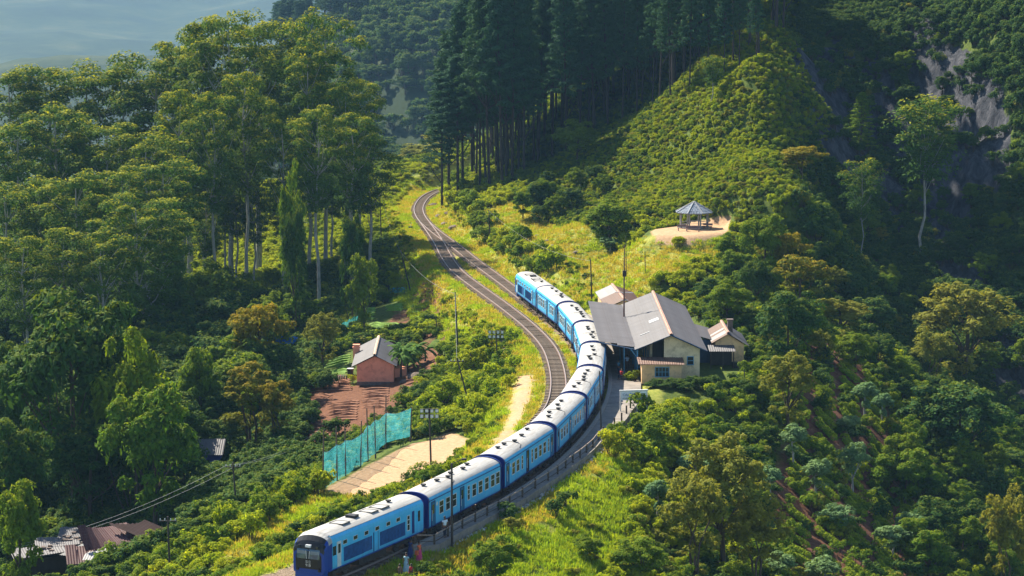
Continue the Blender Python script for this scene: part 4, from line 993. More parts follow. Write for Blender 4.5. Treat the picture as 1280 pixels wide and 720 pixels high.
# ---- pavilion on its terrace
pc = P(867.5, 284.5, 8.0); pv = empty('hilltop_pavilion', pc); tag(pv, 'round grey shingled pavilion on posts on the hillside terrace', 'pavilion')
M_shing = simple('grey_shingle', (.17, .20, .25), .85, .5, 3, dirt=(.38, .40, .42), dirt_amt=.6); M_post = simple('grey_post', (.28, .27, .25), .8, .2, 3)
NS = 8; rr8 = 2.55; roofR = 2.75; zt, zeb = 3.75, 2.25
sh_cache = {}
for f_ in range(NS):
    a0, a1 = 2 * PI * f_ / NS + .39, 2 * PI * (f_ + 1) / NS + .39; e0 = Vector((math.cos(a0), math.sin(a0), 0)) ; e1 = Vector((math.cos(a1), math.sin(a1), 0))
    MB().add([tuple(e0 * roofR * .98 + Vector((0, 0, zeb))), tuple(e1 * roofR * .98 + Vector((0, 0, zeb))), (0, 0, zt), tuple(e0 * roofR * .95 + Vector((0, 0, zeb - .1))), tuple(e1 * roofR * .95 + Vector((0, 0, zeb - .1))), (0, 0, zt - .15)],
             [(0, 1, 2), (3, 5, 4), (0, 3, 4, 1), (1, 4, 5, 2), (0, 2, 5, 3)]).build('roof_facet', M_shing, pv)
    for row in range(5):
        t0, t1 = row / 5.2, (row + 1.25) / 5.2
        nsh = max(1, 5 - row)
        for c_ in range(nsh):
            u0, u1 = c_ / nsh + .02, (c_ + 1) / nsh - .02
            def pp(u, t, l): 
                q_ = (e0.lerp(e1, u)) * roofR * (1.04 - t) ; return (q_.x, q_.y, zeb + (zt - zeb) * (t - .02) + l)
            l0 = .05 + rnd.uniform(0, .03)
            MB().add([pp(u0, t0, l0 + .03), pp(u1, t0, l0 + .03), pp(u1, t1, l0), pp(u0, t1, l0), pp(u0, t0, l0 - .02), pp(u1, t0, l0 - .02), pp(u1, t1, l0 - .03), pp(u0, t1, l0 - .03)],
                     [(0, 1, 2, 3), (7, 6, 5, 4), (0, 4, 5, 1), (1, 5, 6, 2), (2, 6, 7, 3), (3, 7, 4, 0)]).build('shingle', M_shing, pv)
    MB().tube([(e0.x * 2.1, e0.y * 2.1, 0), (e0.x * 2.1, e0.y * 2.1, zeb)], .11, 8).build('post', M_post, pv)
    MB().tube([tuple(e0 * roofR * 1.03 + Vector((0, 0, zeb + .1))), (0, 0, zt + .12)], .07, 5).build('hip_cap', M_pale, pv)
    if f_ != 5: MB().tube([(e0.x * 2.1, e0.y * 2.1, .75), (e1.x * 2.1, e1.y * 2.1, .75)], .05, 5).tube([(e0.x * 2.1, e0.y * 2.1, .35), (e1.x * 2.1, e1.y * 2.1, .35)], .04, 5).build('rail', M_post, pv)
MB().tube([(0, 0, -.25), (0, 0, .08)], 2.4, 16).build('floor', M_conc, pv)
def bench(px, py, z, rz, lab, L_=1.5):
    r = empty('bench', P(px, py, z), rz); tag(r, lab, 'bench'); m_ = simple('bench_wood', (.20, .13, .12), .8, .3, 4)
    MB().box(-L_ / 2, L_ / 2, -.2, .2, .42, .47).build('seat', m_, r); MB().box(-L_ / 2, L_ / 2, .2, .25, .55, .85).build('backrest', m_, r)
    for x in (-L_ / 2 + .15, L_ / 2 - .15): MB().box(x - .05, x + .05, -.18, .22, 0, .42).build('leg', m_, r)
bench(853, 288.5, 8, .1, 'bench at the left front of the hillside pavilion'); bench(866, 289.5, 8, 0, 'bench in the middle in front of the hillside pavilion', 2.0); bench(884, 286.5, 8, -.5, 'tilted bench at the right side of the hillside pavilion')

# ---- station nameboard
nb0, nb1 = P(775.5, 519, -.1), P(808.5, 518, -.1); nb0.z = nb1.z = gz(nb0.x, nb0.y) - .1
sg = empty('station_nameboard', (nb0 + nb1) / 2, math.atan2(nb1.y - nb0.y, nb1.x - nb0.x)); tag(sg, 'white station nameboard on two posts at the platform end', 'sign')
wd = (nb1 - nb0).length; zt = 2.95; M_sign = simple('sign_board_white', (.70, .76, .80), .6, .06, 2); M_let = simple('sign_letter_blue', (.08, .14, .22), .6, .1, 3)
for x in (-wd / 2, wd / 2): MB().box(x - .06, x + .06, -.06, .06, 0, zt).build('post', M_white, sg)
MB().box(-wd / 2 - .1, wd / 2 + .1, -.12, .12, zt, zt + .12).build('cap', M_white, sg)
bd = MB().box(-wd / 2 + .06, wd / 2 - .06, -.035, .035, zt - .95, zt).build('board', M_sign, sg)
for txt, sz, z in (('IDALGASHINNA', .36, zt - .50), ('IDALGASHINNA', .24, zt - .85)):
    cu = bpy.data.curves.new('lettering', 'FONT'); cu.body = txt; cu.size = sz; cu.extrude = .006; cu.align_x = 'CENTER'; cu.materials.append(M_let)
    t = text_obj('lettering', cu); t.parent = sg; t.location = (0, -.042, z); t.rotation_euler = (PI / 2, 0, 0)
    ww = max(q.co.x for q in t.data.vertices) - min(q.co.x for q in t.data.vertices); f_ = (wd - .4) / ww; t.scale = (min(f_, 1.6), 1, 1)

# ---- net fence round the sand pitch
np_px = [(403.5, 611, 531), (420, 607, 530), (430, 602, 530), (448, 592, 523), (463, 580, 505), (470, 566, 502), (482, 555, 495), (514, 553, 507)]
np_px = [(403.5, 612, 535), (421.5, 601, 531), (432, 594.5, 530), (450.5, 583, 524), (460, 575, 508), (469.5, 566.5, 505), (482, 554, 492), (513, 546, 507)]
netr = empty('net_fence', P(450, 580, -3.2)); tag(netr, 'turquoise net hung on tall poles along the edge of the sand pitch', 'net')
base = [P(a, b, -3.25) for a, b, c_ in np_px]; M_pole = simple('net_pole_wood', (.13, .085, .065), .8, .3, 3)
net_top = [598, 570, 560, 545, 529, 520, 513, 509]
net_top = [563, 554, 549, 541, 530, 524, 515, 509]
tops = []
for (a, b, c_), g_, nt_ in zip(np_px, base, net_top):
    s_ = F / g_.y; h = (b - c_) / s_; nh = (b - nt_) / s_
    lean = rnd.uniform(-.2, .2)
    addw(MB().tube([g_ + Vector((0, 0, -.6)), g_ + Vector((lean, 0, h))], [.09, .06], 7), 'pole', M_pole, netr); tops.append((g_, nh, lean * nh / max(h, .1)))
k = NM('turquoise_netting'); v = k.coord('Object')
cN = k.ramp(k.noise(v, 1.2, 5, .6), [(.3, (.03, .36, .40)), (.7, (.14, .66, .72))])
bs = k.n('ShaderNodeBsdfDiffuse'); k.l(cN, bs.inputs[0]); tl = k.n('ShaderNodeBsdfTranslucent'); k.l(cN, tl.inputs[0]); tr = k.n('ShaderNodeBsdfTransparent')
m1 = k.n('ShaderNodeMixShader'); m1.inputs[0].default_value = .5; k.l(bs.outputs[0], m1.inputs[1]); k.l(tl.outputs[0], m1.inputs[2])
m2 = k.n('ShaderNodeMixShader'); k.l(k.ramp(k.noise(k.mapping(v, (1, 1, 5)), 1.5, 4), [(.35, .45), (.65, .65)]), m2.inputs[0]); k.l(m1.outputs[0], m2.inputs[1]); k.l(tr.outputs[0], m2.inputs[2]); k.l(m2.outputs[0], k.out.inputs[0]); M_net = k.m
for (g0, h0, l0), (g1, h1, l1) in zip(tops, tops[1:]):
    nx_, nz_ = 14, 8; vs = []
    for i in range(nx_ + 1):
        t = i / nx_
        for j in range(nz_ + 1):
            u = j / nz_; p = g0.lerp(g1, t); hh = h0 + (h1 - h0) * t - .28 * math.sin(PI * t)
            vs.append((p.x + (l0 + (l1 - l0) * t) * u + .06 * math.sin(9 * t + 5 * u), p.y + .14 * math.sin(7 * t + 3 * u + g0.x), p.z + .05 + (hh - .05) * u))
    n = nz_ + 1; fs = [(i * n + j, i * n + j + 1, (i + 1) * n + j + 1, (i + 1) * n + j) for i in range(nx_) for j in range(nz_)]
    addw(MB().add(vs, fs, 0, None, True), 'net_panel', M_net, netr)
    addw(MB().tube([vs[i * n + nz_] for i in range(nx_ + 1)], .02, 4).tube([vs[i * n + 3] for i in range(nx_ + 1)], .02, 4), 'rope', M_bluewin, netr)

# ---- poles
M_tele = simple('telegraph_pole_wood', (.05, .04, .035), .8, .3, 3); M_insul = simple('insulator_white', (.6, .6, .58), .4, .1, 4); M_lampg = simple('floodlight_glass', (.6, .62, .62), .3, .1, 4)
pole_tops = {}
def pole(key, bx, by, tx, ty, label, kind='arm', z=None, r=.11):
    b = hit(bx, by) if z is None else P(bx, by, z); s_ = F / b.y; h = (by - ty) / s_ / cT; lx = (tx - bx) / s_
    nm, ct = dict(arm=('telegraph_pole', 'utility pole'), flood=('floodlight_mast', 'floodlight'), signal=('railway_signal', 'railway signal'), plain=('wooden_pole', 'pole'), lamp=('lamp_post', 'lamp post'))[kind]
    o = empty(nm, b); tag(o, label, ct); top = Vector((lx, 0, h))
    MB().tube([(0, 0, -.8), top], [r, r * .65], 8).build('shaft', M_tele, o)
    if kind == 'arm':
        a_ = MB(); a_.box(top.x - .75, top.x + .75, -.05, .05, h - .45, h - .35); a_.build('cross_arm', M_tele, o)
        for x in (-.65, -.25, .25, .65): MB().tube([(top.x + x, 0, h - .35), (top.x + x, 0, h - .17)], [.05, .035], 6).build('insulator', M_insul, o)
    if kind == 'flood':
        MB().box(top.x - .9, top.x + .9, -.05, .05, h - .95, h - .87).box(top.x - .9, top.x + .9, -.05, .05, h - .1, h - .02).build('lamp_frame', M_tele, o)
        for q in range(8):
            x = top.x - .75 + .5 * (q % 4); zz = h - .75 + .55 * (q // 4)
            l_ = MB().box(x - .17, x + .17, -.2, .0, zz - .17, zz + .17).build('floodlight', M_dark, o); MB().box(x - .14, x + .14, -.22, -.2, zz - .14, zz + .14).build('lens', M_lampg, l_)
    if kind == 'signal':
        MB().box(top.x - 1.5, top.x + .1, -.04, .04, -.16, .16, M=Matrix.Translation((top.x, 0, h - .3)) @ Matrix.Rotation(-.5, 4, 'Y') @ Matrix.Translation((-top.x, 0, 0))).build('signal_arm', simple('signal_arm_paint', (.35, .1, .08), .6, .2, 3), o)
        MB().tube([(top.x, 0, h), (top.x, 0, h + .3)], [.12, .02], 6).build('finial', M_white, o)
    if kind == 'lamp':
        MB().tube([(top.x, 0, h - .05), (top.x + .9, 0, h + .35)], .03, 5).tube([(top.x - .9, 0, h - .5), (top.x, 0, h - .6), (top.x + .5, 0, h - .3)], .02, 5).build('lamp_arm', M_tele, o)
        MB().box(top.x + .8, top.x + 1.2, -.12, .12, h + .25, h + .4).build('lamp_head', M_tele, o)
    pole_tops[key] = b + top + Vector((0, 0, -.2)); return o
pole('a', 213, 728, 211, 645, 'dark utility pole rising from the bright bushes at the lower left edge')
pole('b', 297, 650, 292, 578, 'utility pole at the edge of the dark trees left of the dry field')
pole('c', 477, 305, 475, 236, 'signal post with slanted arm on the green slope left of the track bend', 'signal')
pole('d', 515, 366, 501, 313, 'leaning pole left of the turnout above the vegetable garden', 'plain')
pole('e', 573, 442, 569, 366, 'straight wooden pole on the bank above the banana plant', 'plain')
pole('f', 592, 518, 571, 446, 'strongly leaning wooden pole in the bushes above the sand pitch', 'arm')
pole('f2', 547, 420, 545, 394, 'short grey pole standing in the garden right of the banana plant', 'plain', r=.08)
pole('g', 539, 585, 537, 509, 'floodlight mast standing on the edge of the sand pitch', 'flood', z=-3.2)
pole('h', 622, 462, 620, 414, 'pale floodlight mast on the bank beside the round clipped bushes', 'flood', r=.08)
pole('i', 565, 680, 565, 576, 'lamp post between fence and second carriage beside the man in white', 'lamp', z=-.1)
pole('j', 752, 548, 749, 462, 'thin dark lamp post on the platform fence near the nameboard', 'plain', z=.1, r=.08)
pole('k', 740, 377, 738, 325, 'dark pole standing in the dry meadow behind the station canopy', 'plain')
pole('l', 613, 306, 611, 263, 'dark pole in the hedge right of the running line', 'plain')
pole('m', 783, 350, 782, 295, 'slim pale pole in the meadow behind the mast', 'plain', r=.06)
pole('n', 807, 345, 806, 316, 'short pale pole in the meadow below the pavilion', 'plain', r=.06)
pole('o', 436, 610, 404, 545, 'bare stake', 'plain') if 0 else None
pole('p', 931, 495, 930, 462, 'short stake in the vegetation right of the station', 'plain', r=.07) 
def wire(a, b, sag, label, r=.018, off=(0,)):
    A, B = pole_tops[a] if isinstance(a, str) else a, pole_tops[b] if isinstance(b, str) else b
    m_ = MB()
    for o_ in off:
        m_.tube([A.lerp(B, i / 16) + Vector((o_, 0, -sag * 4 * (i / 16) * (1 - i / 16))) for i in range(17)], r, 4, cap=False)
    o = m_.build('overhead_wire', M_wire); tag(o, label, 'wire'); return o
M_wire = simple('wire_metal', (.30, .30, .29), .5, .1, 3)
wire('b', PD(-20, 690, 250), 1.2, 'pair of overhead wires crossing the dark trees at the lower left', .014, (-.5, .5))
wire('b', PD(405, 535, 290), .8, 'overhead wires running from the dry field pole up to the net', .012, (-.3, .3))
wire('f', 'e', .6, 'overhead wire between the leaning pole and the bank pole', .014)
wire('e', 'd', 1.0, 'overhead wire between the two poles above the garden', .014)
wire('d', 'c', 1.0, 'overhead wire running up to the signal post', .014)
wire('k', 'l', 1.5, 'overhead wire above the dry meadow to the hedge pole', .012)
# ------------------------------------------------------------------ people
M_skin = simple('brown_skin', (.20, .10, .06), .6, .1, 8); M_hair = simple('black_hair', (.012, .010, .010), .6, .2, 8)
def grow_skin(name, verts, edges, radii, mat, parent, sub=1):
    me = bpy.data.meshes.new(name); me.from_pydata(verts, edges, []); o = bpy.data.objects.new(name, me); link(o)
    md = o.modifiers.new('skin', 'SKIN'); md.use_smooth_shade = True
    for i, r in enumerate(radii): o.data.skin_vertices[0].data[i].radius = r if hasattr(r, '__len__') else (r, r)
    o.data.skin_vertices[0].data[0].use_root = True
    o.modifiers.new('sub', 'SUBSURF').levels = sub
    dg = bpy.context.evaluated_depsgraph_get(); m2 = bpy.data.meshes.new_from_object(o.evaluated_get(dg)); bpy.data.objects.remove(o)
    m2.materials.clear(); m2.materials.append(mat); m2.name = name
    return mobj(name, m2, parent)
def person(loc, rz, label, top, bottom, H=1.68, sit=False, arm=.0, dress=False, lean=0.0, bag=False, hair_long=False):
    r = empty('person', loc, rz); tag(r, label, 'person'); s = H / 1.7
    hip = .92 * s if not sit else .45 * s; sh = hip + .50 * s; V = []; E_ = []; Rr = []
    def v(x, y, z, rad, par=None):
        V.append((x, y + lean * max(0, z - hip), z)); Rr.append(rad); i = len(V) - 1
        if par is not None: E_.append((par, i))
        return i
    p = v(0, 0, hip, (.15, .11)); c = v(0, 0, hip + .25 * s, (.13, .10), p); ch = v(0, 0, sh - .06, (.17, .11), c); nk = v(0, -.0, sh + .06, .055, ch)
    hb = v(0, -.02, sh + .14 * s, .075, nk); ht = v(0, -.01, sh + .25 * s, .085, hb)
    for sx in (-1, 1):
        s1 = v(sx * .19 * s, 0, sh - .02, .06, ch)
        el = v(sx * (.25 + .05 * arm) * s, -.04 - .12 * arm, sh - .28 * s, .043, s1); wr = v(sx * .25 * s, -.10 - .30 * arm, sh - .5 * s + .25 * arm, .03, el)
        pm = v(sx * .25 * s, -.12 - .34 * arm, sh - .58 * s + .25 * arm, .034, wr)
        for q in range(4): v(sx * .25 * s - .03 + .02 * q, -.13 - .36 * arm, sh - .67 * s + .25 * arm + .008 * abs(q - 1.5), .009, pm)
        v(sx * .22 * s, -.18 - .34 * arm, sh - .60 * s + .25 * arm, .010, pm)
        hj = v(sx * .09, 0, hip - .06, .09, p)
        if sit: kn = v(sx * .12, -.42 * s, hip + .02, .065, hj); an = v(sx * .12, -.42 * s, .08, .04, kn)
        else: kn = v(sx * .10, -.03 + .06 * sx, hip * .52, .062, hj); an = v(sx * .10, .05 * sx, .08, .04, kn)
        v(sx * .11, V[an][1] - .16, .03, .035, an)
    grow_skin('body', V, E_, Rr, M_skin, r)
    ly = lambda z: lean * max(0, z - hip)
    # head details
    zc = sh + .22 * s
    def ell(name, cx, cy, cz, rx, ry, rz_, mat, cut=None):
        bm = bmesh.new(); bmesh.ops.create_uvsphere(bm, u_segments=12, v_segments=8, radius=1)
        for q in bm.verts: q.co = Vector((q.co.x * rx + cx, q.co.y * ry + cy, q.co.z * rz_ + cz))
        if cut is not None: bmesh.ops.delete(bm, geom=[q for q in bm.verts if q.co.z < cut(q.co)], context='VERTS')
        me = bpy.data.meshes.new(name); bm.to_mesh(me); bm.free(); me.materials.append(mat)
        for f in me.polygons: f.use_smooth = True
        return mobj(name, me, r)
    ell('hair', 0, .015 + ly(zc), zc + .02, .10, .115, .12, M_hair, (lambda c_: zc + .005 + (c_.y - ly(zc)) * -1.2 if not hair_long else zc - .2 if c_.y > ly(zc) else zc + .03))
    for sx in (-1, 1): ell('eye', sx * .034, -.088 + ly(zc), zc - .005, .013, .01, .010, M_dark); ell('ear', sx * .09, ly(zc), zc - .01, .015, .025, .032, M_skin)
    ell('nose', 0, -.105 + ly(zc), zc - .035, .014, .02, .025, M_skin); ell('mouth', 0, -.088 + ly(zc), zc - .075, .026, .01, .008, simple('lips', (.25, .08, .07), .6, .1, 5) if 0 else M_door)
    # clothes: shirt shell and sleeves, skirt or trousers as skinned shells slightly larger
    V2, E2, R2 = [(0, ly(hip), hip - .02), (0, ly(hip + .25), hip + .25 * s), (0, ly(sh), sh - .06), (0, ly(sh), sh + .02)], [(0, 1), (1, 2), (2, 3)], [(.17, .13), (.155, .12), (.19, .13), (.075, .075)]
    for sx in (-1, 1):
        b = len(V2); V2 += [(sx * .195 * s, ly(sh), sh - .02), (sx * (.225 + .03 * arm) * s, -.02 - .06 * arm + ly(sh), sh - .16 * s)]; E2 += [(2, b), (b, b + 1)]; R2 += [.072, .066]
    grow_skin('shirt', V2, E2, R2, top, r)
    if dress:
        m_ = MB(); prof = [(hip + .12, .155), (hip - .1, .20), (hip * .5, .24), (.12, .30)]; m_.tube([(0, ly(hip) * 0, z) for z, q in prof], [q for z, q in prof], 14)
        m_.build('skirt', bottom, r)
    else:
        V3, E3, R3 = [(0, 0, hip + .04)], [], [(.165, .125)]
        for sx in (-1, 1):
            b = len(V3)
            if sit: V3 += [(sx * .09, 0, hip - .02), (sx * .12, -.42 * s, hip + .03), (sx * .12, -.42 * s, .16)]
            else: V3 += [(sx * .09, 0, hip - .08), (sx * .10, -.03 + .06 * sx, hip * .52), (sx * .10, .05 * sx, .15)]
            E3 += [(0, b), (b, b + 1), (b + 1, b + 2)]; R3 += [.11, .082, .062]
        grow_skin('trousers', V3, E3, R3, bottom, r)
    if bag:
        g = MB().box(-.42, -.24, -.12, .12, hip - .25, hip + .1).build('shoulder_bag', M_orange, r)
    return r
cl = lambda n, c: simple(n, c, .85, .15, 6)
M_orange = cl('orange_cloth', (.60, .12, .05)); M_shw = cl('pale_blue_shirt', (.60, .72, .82)); M_trd = cl('dark_trousers', (.03, .035, .06)); M_navyc = cl('navy_sari', (.03, .05, .16)); M_pinkc = cl('pink_cloth', (.55, .06, .16))
M_lbl = cl('light_blue_dress', (.28, .48, .55)); M_redc = cl('red_cloth', (.55, .03, .03)); M_tealc = cl('teal_cloth', (.05, .18, .25)); M_brown = cl('brown_cloth', (.16, .10, .07))
person(P(556, 672, .32), .6, 'man in pale blue white shirt standing on the platform end beside the second carriage', M_shw, M_trd, 1.72)
person(P(513, 699, -.35), 2.2, 'person in long dark navy clothes standing by the power car steps', M_navyc, M_navyc, 1.6, dress=True, hair_long=True)
person(P(524, 702, -.35), 1.0, 'person in orange and pink dress standing below the platform end', M_orange, M_pinkc, 1.58, dress=True, bag=True, hair_long=True)
person(P(508, 717, -.4), -.5, 'person in light blue dress walking on the earth path', M_lbl, M_lbl, 1.6, dress=True)
person(P(514, 722, -.45), -.3, 'small child in red beside the person in light blue', M_redc, M_redc, 1.0)
person(P(500, 723, -.45), .4, 'small dark haired child in brown at the left of the path', M_brown, M_trd, 1.05)
person(P(773.5, 469, .35), .3, 'person in teal shirt leaning forward under the station canopy', M_tealc, M_trd, 1.7, lean=.25, arm=.8)
person(P(777, 474, .35), -.8, 'seated person in red at the mouth of the canopy', M_redc, M_trd, 1.6, sit=True)
person(P(784, 462, .35), -.2, 'person in pale shirt standing deep under the station canopy', M_shw, M_brown, 1.65)
sb = empty('stool', P(777, 474, .35) , -.8); tag(sb, 'low wooden stool under the seated person in red', 'stool'); MB().box(-.2, .2, -.15, .25, .30, .36).build('seat', M_wood, sb)
for sx in (-.15, .15):
    for sy in (-.1, .2): MB().box(sx - .03, sx + .03, sy - .03, sy + .03, 0, .30).build('leg', M_wood, sb)
# ------------------------------------------------------------------ vegetation: meshes
def leafmat(name, lo, hi, transl=.35, tip=None, hue=.5):
    k = NM(name)
    gi = k.n('ShaderNodeNewGeometry').outputs['Random Per Island']; oi = k.n('ShaderNodeObjectInfo').outputs['Random']
    c = k.mix(gi, lo, hi)
    c = k.mix(k.math('MULTIPLY', oi, hue), c, tuple(a * b for a, b in zip(hi, (1.25, .95, .6))))
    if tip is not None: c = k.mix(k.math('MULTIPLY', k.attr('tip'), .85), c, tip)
    p = k.n('ShaderNodeBsdfPrincipled'); k.l(c, p.inputs['Base Color']); p.inputs['Roughness'].default_value = .75; p.inputs['Specular IOR Level'].default_value = .06
    t = k.n('ShaderNodeBsdfTranslucent'); k.l(k.mix(1.0, c, (1.15, 1.0, .45), 'MULTIPLY'), t.inputs[0])
    m = k.n('ShaderNodeMixShader'); m.inputs[0].default_value = transl; k.l(p.outputs[0], m.inputs[1]); k.l(t.outputs[0], m.inputs[2]); k.l(m.outputs[0], k.out.inputs[0])
    return k.m
def barkmat(name, a, b):
    k = NM(name); v = k.mapping(k.coord('Object'), (3, 3, .5)); n = k.noise(v, 2, 5, .7)
    return k.bsdf(k.ramp(n, [(.35, a), (.65, b)]), .9, 0, .1, k.bump(n, .4, .05))
LM = dict(
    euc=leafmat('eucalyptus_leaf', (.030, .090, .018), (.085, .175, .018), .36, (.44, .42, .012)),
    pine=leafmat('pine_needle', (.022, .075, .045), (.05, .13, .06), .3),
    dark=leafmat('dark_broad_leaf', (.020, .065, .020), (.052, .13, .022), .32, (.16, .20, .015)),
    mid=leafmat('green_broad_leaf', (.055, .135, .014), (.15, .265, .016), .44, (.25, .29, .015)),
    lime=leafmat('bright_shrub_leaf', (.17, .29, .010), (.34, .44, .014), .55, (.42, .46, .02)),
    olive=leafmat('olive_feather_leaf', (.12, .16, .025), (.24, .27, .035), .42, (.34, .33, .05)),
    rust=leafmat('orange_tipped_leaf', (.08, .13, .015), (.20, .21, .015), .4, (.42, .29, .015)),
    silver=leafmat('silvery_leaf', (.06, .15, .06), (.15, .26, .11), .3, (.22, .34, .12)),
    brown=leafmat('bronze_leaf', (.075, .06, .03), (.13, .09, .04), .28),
    tea=leafmat('tea_leaf', (.07, .16, .010), (.17, .28, .012), .35, (.32, .38, .015)),
    banana=leafmat('banana_leaf', (.05, .14, .02), (.11, .22, .035), .4),
    grass=leafmat('grass_blade', (.19, .36, .02), (.33, .46, .03), .45),
    straw=leafmat('dry_grass_blade', (.30, .31, .04), (.46, .42, .08), .45))
BK = dict(pale=barkmat('pale_bark', (.17, .16, .14), (.42, .40, .36)), brown=barkmat('brown_bark', (.05, .035, .025), (.12, .09, .065)), pine=barkmat('pine_bark', (.035, .028, .03), (.085, .065, .06)))

def leafquads(cen, rad, n, size, g, asp=.5, dome=.75, up=.3, tipz=None, droop=0.0, rnoise=.55):
    """n leaves round every clump centre; returns verts (m,4,3), tip values"""
    cen = np.repeat(np.asarray(cen, float), n, 0); rad = np.repeat(np.asarray(rad, float), n, 0); m = len(cen)
    d = g.normal(size=(m, 3)); d /= np.linalg.norm(d, axis=1)[:, None]
    fl = g.random(m) < dome; d[:, 2] = np.where(fl, np.abs(d[:, 2]), d[:, 2])
    r = .72 + .34 * g.random(m) ** .5
    pos = cen + d * rad * r[:, None]
    nr = d * .8 + g.normal(size=(m, 3)) * rnoise * .6; nr[:, 2] += up + .3; nr /= np.linalg.norm(nr, axis=1)[:, None]
    a = np.cross(nr, g.normal(size=(m, 3))); a[:, 2] -= droop; a -= nr * (a * nr).sum(1)[:, None]; a /= np.linalg.norm(a, axis=1)[:, None] + 1e-9
    b = np.cross(nr, a); s = size * (.65 + .7 * g.random(m))[:, None]
    Q = np.stack([pos - a * s, pos + b * s * asp - nr * s * .15, pos + a * s, pos - b * s * asp - nr * s * .15], 1)
    tip = np.clip((d[:, 2] - .35) / .6, 0, 1) * (r > .85)  # upward outer leaves: young growth, with sunlit crown tops painted into the colour
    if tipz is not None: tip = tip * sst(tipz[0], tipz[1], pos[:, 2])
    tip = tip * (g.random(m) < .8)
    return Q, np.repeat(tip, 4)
def qmesh(name, Q, tip, mat):
    m = len(Q); me = npmesh(name, Q.reshape(-1, 3), np.arange(m * 4).reshape(m, 4), [mat], attrs=dict(tip=tip)); return me
def subclumps(cen, rad, k_, g, shrink=.55, dome=True):
    c2 = []; r2 = []
    for c, r in zip(cen, rad):
        for _ in range(k_):
            d = g.normal(size=3); d /= np.linalg.norm(d)
            if dome: d[2] = abs(d[2]) * .9
            c2.append(c + d * r * .62); r2.append(r * shrink * (.75 + .5 * g.random()))
    return np.array(c2), np.array(r2)
def limbs(trunk_pts, trunk_r, targets, g, mat, n=6, r0=.12, name='trunk'):
    mb = MB(); mb.tube(trunk_pts, trunk_r, 8); tp = [Vector(p) for p in trunk_pts]
    for t in targets:
        t = Vector(t); hz = t.z
        # leave the trunk well below the clump
        best = min(range(len(tp)), key=lambda i: abs(tp[i].z - (hz - (t - tp[0]).to_2d().length * .9 - .04 * hz)))
        s = tp[best]; rr0 = trunk_r[best] * .55
        mid = s.lerp(t, .5) + Vector((g.normal() * .06, g.normal() * .06, .0)) * (t - s).length; mid.z = s.z + (t.z - s.z) * .42
        mb.tube([s, mid, t], [rr0, rr0 * .6, max(.02, rr0 * .2)], 5, cap=False)
    return mb.mesh(name, mat)
TREES = {}
def reg(kind, crown, trunk, H, Wd): TREES.setdefault(kind, []).append((crown, trunk, H, Wd))

def make_euc(seed, t0=.36, wd=7.5, nc=46, mat='euc', tall=40.0, flat=.85, leaf=.36, nleaf=44, kind='euc', bark='pale', tr0=.52):
    g = np.random.default_rng(seed); H = tall; cen = []; rad = []
    for i in range(nc):
        t = t0 + (1 - t0) * ((i + g.random()) / nc) ** .85; rr_ = wd * (math.sin(PI * min(1, (1.06 - t) / (1.06 - t0)) ** .62 * .92 + .12)) * (.35 + .65 * g.random() ** .5)
        an = i * 2.4 + g.random(); cr = 1.8 + 1.5 * g.random()
        cen.append((math.cos(an) * rr_, math.sin(an) * rr_, t * H - cr * .5)); rad.append((cr * 1.15, cr * 1.15, cr * flat))
    cen, rad = np.array(cen), np.array(rad)
    c2, r2 = subclumps(cen, rad, 7, g)
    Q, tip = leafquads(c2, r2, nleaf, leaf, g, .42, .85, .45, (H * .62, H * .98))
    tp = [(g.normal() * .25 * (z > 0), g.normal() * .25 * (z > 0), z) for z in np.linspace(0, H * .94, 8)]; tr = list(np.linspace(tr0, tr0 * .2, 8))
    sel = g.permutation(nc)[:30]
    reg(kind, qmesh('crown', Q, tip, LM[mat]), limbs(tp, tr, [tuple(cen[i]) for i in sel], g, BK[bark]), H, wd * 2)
for s_ in (1, 2, 3, 4): make_euc(s_, t0=(.30, .42, .36, .5)[s_ - 1], wd=(8.0, 6.5, 9.0, 6.0)[s_ - 1], nc=(42, 32, 46, 26)[s_ - 1])
make_euc(9, .52, 4.2, 22, tall=24, kind='slim', leaf=.32, nleaf=32, tr0=.24)
make_euc(10, .45, 5.0, 22, tall=24, kind='slim', leaf=.32, nleaf=30, tr0=.2)

def make_pine(seed, t0=.42, wd=3.6):
    g = np.random.default_rng(seed); H = 32.; cen = []; rad = []; tg = []
    nb = 70
    for i in range(nb):
        t = t0 + (1 - t0) * (i + g.random()) / nb; L_ = wd * (1.12 - (t - t0) / (1 - t0)) ** .6 * (.55 + .5 * g.random()); an = i * 2.4 + g.random() * .5
        tg.append((math.cos(an) * L_, math.sin(an) * L_, t * H + .12 * L_))
        for f_ in (.5, .78, 1.0):
            cen.append((math.cos(an) * L_ * f_, math.sin(an) * L_ * f_, t * H + .10 * L_ * f_ + .15)); rad.append((.75, .75, .42))
    cen.append((0, 0, H)); rad.append((.4, .4, .8))
    Q, tip = leafquads(cen, rad, 26, .50, g, .2, .6, .2, None, .3)
    tp = [(0, 0, z) for z in np.linspace(0, H * .97, 6)]
    reg('pine', qmesh('crown', Q, tip, LM['pine']), limbs(tp, list(np.linspace(.25, .06, 6)), tg[::3], g, BK['pine']), H, wd * 2)
for s_ in (11, 12, 13): make_pine(s_, (.34, .44, .38)[s_ - 11], (3.8, 3.3, 4.3)[s_ - 11])

